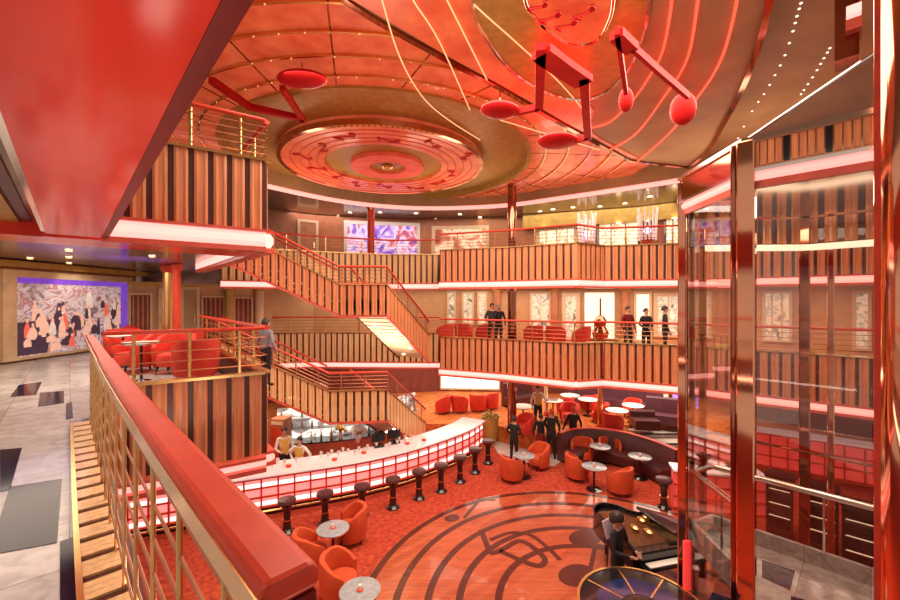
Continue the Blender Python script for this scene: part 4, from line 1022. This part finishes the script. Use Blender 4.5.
# ------------------------------------------------------------------ furniture
def tub_chair(lab, grp, fab, name='tub_chair'):
    t = thing(name, lab, 'armchair', (0,0,0), 0, grp)
    mb = MB(); mb.lathe([(.25,.16),(.29,.18),(.30,.34),(.27,.40),(.15,.43),(.0001,.43)], (0,.02,0), 20); mb.build('seat',fab,t,True)
    mb = MB(); rows = []; n = 22
    for i in range(n+1):
        a = math.radians(150 + 240*i/n); e = math.sin(PI*i/n); h = .54+.24*min(1,e*1.3); ca, sa = math.cos(a), math.sin(a)
        ro = .37+.02*e; ri = .29
        rows.append([(ri*ca,ri*sa,.14),(ro*.93*ca,ro*.93*sa,.12),(ro*ca,ro*sa,.3),(ro*1.04*ca,ro*1.04*sa,h-.06),(ro*1.0*ca,ro*1.0*sa,h),(ri*1.04*ca,ri*1.04*sa,h),(ri*ca,ri*sa,h-.06)])
    V = mb.grid(rows, closed=True); mb.cap(V[0]); mb.cap(V[-1],True); mb.build('backrest',fab,t,True)
    for sx in (-1,1):
        for sy in (-1,1):
            mb = MB(); mb.tube([(sx*.2,sy*.2,.17),(sx*.23,sy*.23,0)], .025, 6, .018); lg_ = mb.build('leg','black',t); mb = MB(); mb.lathe([(.022,0),(.022,.02)],(sx*.23,sy*.23,0),8); mb.build('foot_cap','brass',lg_)
    return t
def table(lab, grp, top, name='round_table', r=.34, h=.70):
    t = thing(name, lab, 'table', (0,0,0), 0, grp)
    mb = MB(); mb.lathe([(.001,h-.035),(r-.03,h-.035),(r,h-.02),(r,h-.005),(r-.01,h),(.0001,h)], (0,0,0), 28); tt_ = mb.build('table_top',top,t,True)
    mb = MB(); mb.ring((0,0,0), r-.004, r+.006, h-.028, h-.008, 28); mb.build('edge_band','chrome',tt_)
    mb = MB(); mb.lathe([(.035,.04),(.03,.3),(.035,h-.035)], (0,0,0), 12); mb.build('pedestal','black',t,True)
    mb = MB(); mb.lathe([(.22,0),(.22,.015),(.06,.04),(.035,.05)], (0,0,0), 20); mb.build('base','black',t,True)
    return t
oc = None
def ochair(px, py, face, lab):
    global oc
    p = atz(px,py,ZP); rz = face
    if oc is None: oc = tub_chair(lab,'orange tub chairs in the bar lounge','orangefab'); oc.location=(p.x,p.y,ZP); oc.rotation_euler=(0,0,rz)
    else: copy_tree(oc,(p.x,p.y,ZP),rz,lab)
tb = None
def otable(px, py, lab, h=.70, z=ZP):
    global tb
    p = atz(px,py,z+h)
    if tb is None: tb = table(lab,'small round lounge tables','tabletop'); tb.location=(p.x,p.y,z)
    else: copy_tree(tb,(p.x,p.y,z),0,lab)
    return p
def facing(px, py, qx, qy, zc=ZP):
    a = atz(px,py,zc); b = atz(qx,qy,zc); return math.atan2(b.y-a.y,b.x-a.x)-PI/2
ochair(350,541,1.9,'orange tub chair behind the nearest small grey table beside the bar stools')
ochair(312,568,-1.0,'orange tub chair with its back to us between the stools and the two near tables')
ochair(341,597,-1.7,'orange tub chair closest to the camera at the edge of the dance floor')
ochair(512,480,-.9,'orange tub chair left of the small table at the far side of the dance floor')
ochair(538,468,2.0,'orange tub chair tucked behind the small table beside the black dressed waitress')
ochair(578,479,-1.4,'orange tub chair left of the table in front of the curved sofa')
ochair(619,493,.6,'orange tub chair right of the table before the dark sofa, back towards us')
ochair(582,462,2.6,'orange tub chair in the curve of the dark sofa, the left one')
ochair(610,462,3.0,'orange tub chair in the curve of the dark sofa, the right one')
def deco(p, lab):
    return small('candle_holder','candle holder',lab,'red and white candle holders on lounge tables',p.x,p.y,p.z,[('saucer',[(.05,0),(.06,.012),(.001,.012)],'redpaint'),('candle',[(.028,.012),(.03,.09),(.001,.09)],'white')])
for (x,y,l) in ((333,528,'small round grey blue table nearest the bar stools'),(360,590,'small round grey blue table at the bottom edge of the picture'),(524,455,'small round grey table between the two far orange chairs'),(594,466,'small round grey table before the curved dark sofa')):
    p = otable(x,y,l); deco(p, 'candle holder on the '+l.replace('small round ',''))
for (x,y,l) in ((600,446,'grey table inside the left half of the curved dark sofa'),(640,456,'grey table inside the right half of the curved dark sofa')):
    p = otable(x,y,l); deco(p, 'candle holder on the '+l.replace('small round ',''))
# curved sofa
sp = smooth_path([(3.85,13.75,0),(4.5,14.15,0),(5.3,14.2,0),(6.05,13.75,0),(6.6,12.95,0),(6.85,12.2,0)], 6)
root = thing('curved_sofa', 'long curved dark plum leather sofa at the back of the lounge', 'sofa', (5.3,14.2,ZP))
mb = MB(); mb.sweep(sp, [(-.22,.0+ZP),(.0,ZP),(-.02,ZP+.95),(-.06,ZP+1.0),(-.18,ZP+1.0),(-.22,ZP+.95)]); mb.build('backrest','darksofa',root,True,w=True)
mb = MB(); mb.sweep(sp, [(.0,ZP+.08),(.55,ZP+.08),(.58,ZP+.38),(.52,ZP+.44),(.0,ZP+.44)]); mb.build('seat','darksofa',root,True,w=True)
mb = MB(); mb.sweep(sp, [(-.2,ZP+1.0),(-.04,ZP+1.0),(-.04,ZP+1.02),(-.2,ZP+1.02)]); mb.build('wood_rim','redwood',root,w=True)
# cafe on the raised floor
rc = None
def rchair(x, y, z, rz, lab, grp):
    global rc
    if rc is None: rc = tub_chair(lab,grp,'redfab','red_armchair'); rc.location=(x,y,z); rc.rotation_euler=(0,0,rz)
    else: copy_tree(rc,(x,y,z),rz,lab,grp)
for (px_,py_,rz,lab) in ((442,413,1.2,'red armchair furthest left in the cafe before the bright window'),(460,412,-.6,'red armchair with tall back in the middle before the bright window'),(478,411,-.4,'red armchair right of the middle before the bright window'),(490,409,.8,'red armchair beside the dark bench before the bright window'),(524,436,2.0,'red armchair behind the tall column in the cafe'),(565,414,.4,'red armchair behind the waiter'),(569,423,2.4,'red armchair behind the black dressed couple'),(599,422,1.2,'red armchair at the left of the white cafe table'),(613,433,-.8,'red armchair with its back to us before the white cafe table'),(632,418,2.2,'red armchair at the right of the white cafe table'),(588,411,.3,'red armchair beside the slim brass column')):
    p = atz(px_,py_,Z0); rchair(p.x,p.y,Z0,rz,lab,'red armchairs in the cafe')
ct = None
for (px_,py_,lab) in ((553,400,'white round cafe table beside the waiter'),(570,395,'white round cafe table in front of the long purple sofa, far left'),(588,399,'white round cafe table in front of the long purple sofa behind the brass column'),(617,410,'large looking white round cafe table ringed by red armchairs'),(633,405,'white round cafe table at the right end of the long purple sofa'),(523,406,'white round cafe table before the dark bench')):
    p = atz(px_,py_,Z0+.72)
    if ct is None: ct = table(lab,'white cafe tables','white','cafe_table',.42,.72); ct.location=(p.x,p.y,Z0)
    else: copy_tree(ct,(p.x,p.y,Z0),0,lab)
def sofa(pts, z, lab, m='purplesofa', h=1.0):
    P = [(x,y,0) for x,y in pts]; root = thing('bench_sofa', lab, 'sofa', (pts[0][0],pts[0][1],z))
    mb = MB(); mb.sweep(P, [(-.2,z),(0,z),(-.02,z+h-.05),(-.06,z+h),(-.16,z+h),(-.2,z+h-.05)]); mb.build('backrest',m,root,w=True)
    mb = MB(); mb.sweep(P, [(0,z+.1),(.55,z+.1),(.55,z+.45),(0,z+.45)]); mb.build('seat',m,root,w=True)
a = atz(575,406,Z0); b = atz(655,420,Z0)
sofa([(5.8,19.6),(7.6,18.6),(9.1,17.2)], Z0, 'long purple brown bench sofa along the back of the cafe', h=1.15)
sofa([(2.5,18.6),(4.0,19.4)], Z0, 'dark bench sofa right of the bright window', 'darksofa', 1.1)
sofa([(7.0,15.5),(7.9,15.4)], Z0, 'short dark bench in front of the large cafe table', 'darksofa', .7)
sofa([(8.0,16.3),(9.3,15.7)], Z0, 'dark block end sofa beside the marble steps', 'purplesofa', 1.05)
# bright window and lit panels of the cafe
win(W0, 440, 500, 372, 398, 'wide bright white window at the back of the cafe', z0=Z0+.1, fill='windowbright', muntin=3)
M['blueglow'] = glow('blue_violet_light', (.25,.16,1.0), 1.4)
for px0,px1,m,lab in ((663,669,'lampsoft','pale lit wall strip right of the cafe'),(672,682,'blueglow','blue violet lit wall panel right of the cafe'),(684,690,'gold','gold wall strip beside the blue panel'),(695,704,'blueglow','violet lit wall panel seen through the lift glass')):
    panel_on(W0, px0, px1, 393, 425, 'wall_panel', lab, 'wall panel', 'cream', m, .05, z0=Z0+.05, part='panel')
# middle balcony chairs
for (px_,d_,rz,lab) in ((444,16.7,1.0,'red armchair at the left end of the middle balcony'),(464,16.9,-.5,'red armchair left of the suited man on the middle balcony'),(484,16.7,.8,'red armchair just left of the suited man'),(533,15.7,.3,'red armchair right of the tall column on the middle balcony'),(556,15.3,-.7,'red armchair behind the rail left of the glass door'),(580,15.1,.9,'red armchair in front of the glass door')):
    rchair((px_-450)*d_/F, d_, Z1, rz, lab, 'red armchairs on the middle balcony')
# gallery lounge, red chairs on the near platform
for (u_,v_,rz,lab) in ((10.6,.95,2.6,'red armchair nearest the cap rail in the gallery lounge'),(12.6,.95,-2.4,'red armchair behind the white table in the gallery lounge'),(9.9,1.55,3.3,'red armchair right of the white table in the gallery lounge'),(11.6,1.6,-1.2,'red armchair in the middle of the gallery lounge'),(8.7,1.7,.9,'red armchair near the corner of the gallery lounge'),(14.3,1.0,2.4,'red armchair at the back of the gallery lounge'),(10.7,1.85,2.0,'red armchair beside the man on the stairs')):
    x_,y_ = uv(u_,v_); rchair(x_,y_,0,rz,lab,'red armchairs in the gallery lounge')
x_,y_ = uv(11.5,.85); copy_tree(ct,(x_,y_,0),0,'white round table among the red armchairs of the gallery lounge','lounge table').scale=(.7,.7,1)
x_,y_ = uv(9.3,.95); copy_tree(ct,(x_,y_,0),0,'white round table near the corner of the gallery lounge','lounge table').scale=(.7,.7,1)

# ------------------------------------------------------------------ piano bar at the lower right
root = thing('piano_bar', 'round glossy black bar counter with a gold edge at the bottom right', 'counter', (2.88,5.95,ZP))
mb = MB(); mb.lathe([(.80,0),(.80,.9),(.78,.92)], (0,0,0), 56); mb.build('drum','black',root,True)
mb = MB(); mb.lathe([(.001,.93),(.91,.93),(.93,.96),(.91,1.0),(.001,1.0)], (0,0,0), 64); mb.build('counter_top','black',root,True)
mb = MB(); mb.ring((0,0,0),0.905,.945,.93,1.015,80); mb.build('gold_edge','brass',root)
mb = MB(); mb.ring((0,0,0),.30,.65,1.0,1.006,48); mb.build('blue_inlay',mat('blue_gloss',(.015,.025,.10),.1,coat=.5),root)
mb = MB()
for k in range(8): a=2*PI*k/8; mb.bar((.3*math.cos(a),.3*math.sin(a),1.004),(.88*math.cos(a),.88*math.sin(a),1.004),.025,.012)
mb.build('brass_inlay','brass',root)
gp = thing('grand_piano', 'black grand piano with open lid and gold frame inside behind the round counter', 'piano', (3.92,8.15,ZP), .25)
outl = smooth_path([(-.72,-.75,0),(-.72,.2,0),(-.62,.75,0),(-.30,1.0,0),(.0,.85,0),(.2,.5,0),(.55,.25,0),(.74,-.05,0),(.74,-.75,0)],5)
mb = MB(); mb.sweep(outl+[outl[0]], [(-.02,.62),(.02,.62),(.02,1.02),(-.02,1.02)]); mb.prism([(p.x,p.y) for p in outl][::-1], .62,.66); mb.build('case','black',gp)
mb = MB(); mb.prism([(p.x*.93,p.y*.93) for p in outl][::-1], .90,.93); mb.build('soundboard','black',gp)
mb = MB()
for k in range(26): x=-.62+.049*k; mb.bar((x,-.5,.95),(x*.6-.12,.75-.5*max(0,x),.95),.008,.008)
mb.build('strings','brass',gp)
for k in range(7):
    mb = MB(); mb.ball((-.5+.17*k,.1+.28*math.sin(k*1.7),.97),(.07,.12,.05),8,5); mb.build('frame_boss','brass',gp,True)
mb = MB(); mb.box((0,-.86,.80),(1.4,.2,.06)); mb.build('key_bed','black',gp)
mb = MB(); mb.box((0,-.87,.835),(1.22,.14,.02)); mb.build('keys','white',gp)
mb = MB(); mb.hull8([(.74,-.5,1.03),(.74,.1,1.03),(.3,.55,1.03),(.3,-.5,1.06)],[(.78,-.5,1.06),(.78,.1,1.06),(.34,.58,1.07),(.3,-.5,1.09)]); mb.build('lid_flap','black',gp)
for (x,y) in ((-.6,-.6),(.6,-.6),(-.3,.75)):
    mb = MB(); mb.lathe([(.05,.0),(.035,.1),(.06,.55),(.07,.63)],(x,y,0),10); mb.build('leg','black',gp,True)
ms = thing('sheet_music', 'pale lilac sheet of music held up beside the dark pianist', 'sheet music', (2.98,7.42,-2.75), .6)
mb = MB(); mb.hull8([(-.13,-.02,-.14),(.13,-.02,-.14),(.13,.0,-.14),(-.13,.0,-.14)],[(-.13,.08,.14),(.13,.08,.14),(.13,.10,.14),(-.13,.10,.14)]); mb.build('page',mat('lilac_paper',(.62,.50,.62),.6),ms)
mb = MB(); mb.tube([(0,.05,-.14),(0,.1,-1.33)],.012,6); mb.lathe([(.15,-1.35),(.15,-1.33),(.02,-1.31)],(0,.1,0),12); mb.build('music_stand','black',ms)

# ------------------------------------------------------------------ people
def person(lab, x, y, z, rz, h=1.7, top='blackmatte', legs='blackmatte', hair='hairdark', pose='stand', vest=None, skirt=False, big_hair=1.0, group=None):
    s = h/1.75
    J = dict(pelvis=(0,0,.95,.135,.10), waist=(0,0,1.10,.125,.09), chest=(0,-.01,1.33,.155,.105), neck=(0,0,1.475,.055,.055), hb=(0,-.015,1.545,.060,.065), hm=(0,-.02,1.63,.078,.092), ht=(0,-.01,1.705,.060,.07))
    A = {'stand':((.27,.02,1.12),(.25,-.10,.88)), 'hips':((.36,.06,1.16),(.20,-.06,1.02)), 'front':((.25,-.06,1.13),(.12,-.30,1.10)), 'clasp':((.26,.02,1.14),(.05,-.20,1.02)), 'wide':((.30,.0,1.14),(.36,-.08,.90)), 'tray':((.28,-.04,1.14),(.40,-.25,1.25))}[pose]
    for sd, nm in ((-1,'l'),(1,'r')):
        J['sh'+nm]=(sd*.175,0,1.405,.062,.062)
        e, w = A
        if pose=='tray' and sd<0: e, w = (.27,.02,1.12),(.25,-.10,.88)
        J['el'+nm]=(sd*e[0],e[1],e[2],.044,.044); J['wr'+nm]=(sd*w[0],w[1],w[2],.029,.029)
        ev, wv = Vector((sd*e[0],e[1],e[2])), Vector((sd*w[0],w[1],w[2])); dv=(wv-ev).normalized(); hv = wv+dv*.075
        J['ha'+nm]=(hv.x,hv.y,hv.z,.036,.022)
        J['hip'+nm]=(sd*.088,0,.90,.095,.095); J['kn'+nm]=(sd*.10,-.02 if sd>0 else .01,.50,.062,.062); J['an'+nm]=(sd*.11,.02,.09,.040,.040); J['to'+nm]=(sd*.125,-.13,.04,.040,.030)
    E = [('pelvis','waist'),('waist','chest'),('chest','neck'),('neck','hb'),('hb','hm'),('hm','ht')]
    for nm in 'lr': E += [('chest','sh'+nm),('sh'+nm,'el'+nm),('el'+nm,'wr'+nm),('wr'+nm,'ha'+nm),('pelvis','hip'+nm),('hip'+nm,'kn'+nm),('kn'+nm,'an'+nm),('an'+nm,'to'+nm)]
    ks_ = list(J); me = bpy.data.meshes.new('body'); me.from_pydata([J[k][:3] for k in ks_],[(ks_.index(a),ks_.index(b)) for a,b in E],[])
    tmp = bpy.data.objects.new('tmp', me); C.objects.link(tmp)
    md = tmp.modifiers.new('s','SKIN'); sv = me.skin_vertices[0].data
    for i,k in enumerate(ks_): sv[i].radius = J[k][3:5]; sv[i].use_root = (k=='pelvis')
    md.use_smooth_shade = True
    sb = tmp.modifiers.new('u','SUBSURF'); sb.levels = 2; sb.render_levels = 2
    dg = bpy.context.evaluated_depsgraph_get(); dg.update()
    m2 = bpy.data.meshes.new_from_object(tmp.evaluated_get(dg)); bpy.data.objects.remove(tmp)
    bm = bmesh.new(); bm.from_mesh(m2); bpy.data.meshes.remove(m2)
    mb = MB(); mb.bm.free(); mb.bm = bm
    seg = [(a,b,Vector(J[a][:3]),Vector(J[b][:3])) for a,b in E]
    def near(c):
        best=None
        for a,b,p,q in seg:
            d=q-p; t=max(0,min(1,(c-p).dot(d)/d.length_squared)); dd=(p+d*t-c).length
            if best is None or dd<best[0]: best=(dd,a,b)
        return best[1:]
    for f in bm.faces:
        c=f.calc_center_median(); a,b=near(c); mi=1
        if b in('hb','hm','ht') or a in('hb','hm') : mi=0
        elif b.startswith('ha') or (a=='chest' and b=='neck' and c.z>1.45): mi=0
        elif b[:3]=='hip' or b[:2]=='kn' or (b[:2]=='an'): mi=2
        elif b[:2]=='to': mi=3
        elif a=='pelvis' and c.z<.97: mi=2
        elif vest and a in('pelvis','waist','chest') and abs(c.x)<.155 and .95<c.z<1.42: mi=4
        if skirt and b[:2]=='an': mi=0
        f.material_index=mi
    for nm,sd in (('l',-1),('r',1)):       # fingers rooted in the palm
        hv=Vector(J['ha'+nm][:3]); wv=Vector(J['wr'+nm][:3]); dv=(hv-wv).normalized(); sdv=Vector((0,1,0)) if abs(dv.y)<.8 else Vector((1,0,0)); sdv=(sdv-dv*sdv.dot(dv)).normalized(); cv=dv.cross(sdv)*(-.2*sd)
        mb.mi=0
        for k,l in enumerate((.062,.072,.068,.052)):
            p0=hv+sdv*(.026-.0175*k); mb.tube([p0,p0+dv*l*.6+cv*.05,p0+dv*l+cv*.16],.0085,5,.006)
        p0=wv+dv*.03-sdv*-.02; mb.tube([p0,p0+sdv*.03+dv*.03,p0+sdv*.035+dv*.065],.0095,5,.007)
    mb.mi=0; mb.ball((0,-.118,1.615),(.012,.018,.022),6,5)                     # nose
    for sx in (-1,1): mb.mi=0; mb.ball((sx*.082,.0,1.62),(.012,.022,.032),6,5)  # ears
    mb.mi=3
    for sx in (-1,1): mb.ball((sx*.032,-.098,1.645),(.011,.008,.008),6,4)
    mb.mi=5; mb.ball((0,-.098,1.572),(.026,.010,.007),6,4)
    if skirt: mb.mi=2; mb.lathe([(.13,.98),(.17,.80),(.185,.52),(.17,.52)],(0,0,0),16)
    root = thing('person', lab, 'person', (x,y,z), rz, group); root.scale=(s,s,s)
    mb.build('body',['skin',top,legs,'hairdark',vest or top,'redfab'],root,True)
    hb = MB(); k=big_hair
    rows=[]
    for i in range(7):
        a=-.25+ (PI/2+.25)*i/6; rows.append([(.094*k*math.cos(a)*math.cos(q), .005+.105*k*math.cos(a)*math.sin(q)+.012, 1.655+.10*k*math.sin(a)-(0 if math.sin(q)<-.3 else .045*(1-i/6))) for q in [2*PI*j/16 for j in range(16)]])
    V=hb.grid(rows,closed=True); hb.cap(V[-1])
    hb.build('hair',hair,root,True)
    return root
p = at(288,300,12.0); person('bartender in white shirt and pale yellow vest at the left behind the bar', p.x-.15,p.y+.1,ZP,.4,1.76,'white','blackmatte',pose='front',vest='yellowvest')
p = at(298,300,11.55); person('bartender in white shirt and golden vest leaning at the bar in front of a colleague', p.x,p.y+.12,ZP,-.2,1.62,'white','blackmatte',pose='hips',vest='yellowvest')
p = at(538,300,15.3); person('waiter in white shirt and yellow vest standing in the cafe with a tray', p.x,p.y,Z0,.1,1.72,'white','blackmatte',pose='tray',vest='yellowvest')
tr = thing('serving_tray', 'white serving tray held by the waiter in the cafe', 'tray', (p.x+.46,p.y-.40,Z0+1.26))
mb = MB(); mb.lathe([(.001,0),(.2,0),(.22,.025),(.2,.012),(.001,.012)],(0,0,0),20); mb.build('plate','white',tr,True)
p = atz(514,464,ZP); person('person in black clothes standing by the small table at the end of the bar', p.x,p.y,ZP,2.6,1.66,pose='clasp')
person('woman in dark top and short dark red skirt standing behind the small lounge table', 3.22,14.2,ZP,3.0,1.58,'blackmatte','darkred',pose='stand',skirt=True)
person('person in long black clothes with reddish hair left of the curved sofa', 3.55,14.0,ZP,2.9,1.80,'blackmatte','blackmatte','redwood',pose='stand')
person('person in a black jacket with arms held wide behind the curved sofa', 4.48,14.55,ZP,3.3,1.74,'blackmatte','blackmatte','redwood',pose='wide')
p = at(266,300,9.8); person('man in a grey blue shirt seen from behind at the top of the lower stairs', p.x,p.y,-.62,2.7,1.68,'blueshirt','blackmatte',pose='stand')
person('man in a dark suit standing at the middle balcony rail beside the tall column', (492-450)*14.6/F,14.6,Z1,.1,1.66,pose='clasp')
person('person with pale hair and dark jacket close to the suited man on the middle balcony', (499-450)*14.9/F,15.0,Z1,2.8,1.62,hair='cream',pose='stand')
person('person in dark red clothes left of two others at the middle balcony rail', (628-450)*12.9/F,12.9,Z1,.3,1.58,'darkred','blackmatte',pose='stand')
person('person in black with folded hands at the middle balcony rail before the bright doorway', (646-450)*12.6/F,12.6,Z1,.2,1.52,pose='clasp')
person('man in black turned sideways at the middle balcony rail near the lift', (665-450)*12.4/F,12.4,Z1,1.2,1.60,pose='stand')
person('dark dressed pianist standing between the round black counter and the piano', 3.08,7.36,ZP,.7,1.68,pose='front',big_hair=1.35)

# ------------------------------------------------------------------ light
W = bpy.data.worlds.new('World'); bpy.context.scene.world = W; W.use_nodes = True
bg = W.node_tree.nodes['Background']; bg.inputs[0].default_value = (1.0,.80,.66,1); bg.inputs[1].default_value = .4
def area(x, y, z, sx, sy, power, col=(1,.80,.62), rot=(0,0,0), rz=0):
    l = bpy.data.lights.new('area_lamp','AREA'); l.shape='RECTANGLE'; l.size=sx; l.size_y=sy; l.energy=power; l.color=col
    o = bpy.data.objects.new('area_lamp',l); C.objects.link(o); o.location=(x,y,z); o.rotation_euler=(rot[0],rot[1],rz)
    return o
def spot(x, y, z, tgt, power, ang=1.2, col=(1,.85,.7), r=.15):
    l = bpy.data.lights.new('spot_lamp','SPOT'); l.energy=power; l.color=col; l.spot_size=ang; l.spot_blend=.6; l.shadow_soft_size=r
    o = bpy.data.objects.new('spot_lamp',l); C.objects.link(o); o.location=(x,y,z); o.rotation_euler=(Vector(tgt)-Vector((x,y,z))).to_track_quat('-Z','Y').to_euler()
area(1.5,8.5,5.6,9,8,900)                     # atrium ceiling lamps
g = math.atan2(DY,DX)
for u_,v_ in ((1.5,-1.3),(4.5,-1.3),(7.5,-1.5),(3,-3)):
    x_,y_ = uv(u_,v_); spot(x_,y_,2.42,(x_,y_,0),42,2.5,(1,.84,.72),.05)     # near gallery downlights
x_,y_ = uv(3.2,.75); area(x_,y_,-.4,6,.3,24,(1,.75,.62),(PI,0,0),g)         # added upward fill beyond the rail, brightens the red soffit
area(*uv(10.5,-.2),2.43,4,4,110,rz=g)         # gallery lounge
area(-2,17.4,2.0,8,1.4,60); area(4.5,16.2,2.0,7,1.6,110,rz=-.35); area(9.5,13,2.0,5,1.6,90,rz=-.7)
area(-3,17.8,5.35,8,1.2,60,(1,.78,.7)); area(5,17.0,5.35,8,1.2,60,(1,.85,.62),rz=-.3); area(10.5,13,5.35,5,1.4,90,rz=-.75)
area(1,18.5,-1.05,9,4,220); area(8,16,-1.05,5,3,140); area(-3.5,13.0,-1.2,3,2,60); area(-6,12.5,-1.3,3,2,50)
area(5.2,5.9,2.95,1.6,1.6,45)
area(*uv(7.0,1.2),-1.1,2,1.5,30)
for (x,y,rz) in ((-4.5,13.5,.7),(0,14.2,0),(4.5,13,-.5),(7.5,10.5,-.9)):
    area(x,y,4.3,3,.6,18,(1,.72,.5),(PI,0,0),rz)      # added upward fill in mid-air for the big ceiling, no real fixtures
area(.5,4.5,3.2,3,2,25,(1,.75,.55),(PI,0,0))  # one more added upward fill for the ceiling, no fixture there
p = atz(35,470,0); spot(p.x+.1,p.y-.2,2.4,(p.x,p.y,0),60,.5,(.35,.2,1))
p = atz(60,330,0); q_ = atz(132,259,2.45); spot(q_.x+.3,q_.y-.3,1.5,(q_.x,q_.y,2.45),110,1.5,(.3,.16,1))
area(-2.6,13.2,-.5,2,1.5,45,(1,.85,.65),(PI,0,0))   # added upward fill in place of bounce on the upper flight's underside
spot(1.2,13.5,5.3,(.6,9.4,ZP),140,.35,(1,.92,.85),.25)   # ceiling spot glinting on the dance floor
spot(-11.2+1.6,10.6,2.40,(-10.4,11.2,1.0),40,1.8)

# ------------------------------------------------------------------ camera
cam = bpy.data.cameras.new('camera'); cam.sensor_width = 36; cam.lens = 16.0; cam.clip_start = .02
co = bpy.data.objects.new('camera', cam); C.objects.link(co); co.location = (0,0,EZ); co.rotation_euler = (PI/2,0,0)
sc = bpy.context.scene; sc.camera = co
sc.view_settings.view_transform = 'Standard'; sc.view_settings.look = 'None'; sc.view_settings.gamma = 1; sc.view_settings.use_curve_mapping = False
sc.view_settings.exposure = 0.66
sc.cycles.max_bounces = 8; sc.cycles.transparent_max_bounces = 24; sc.cycles.use_denoising = True; sc.cycles.sample_clamp_indirect = 6
sc.cycles.caustics_reflective = False; sc.cycles.caustics_refractive = False
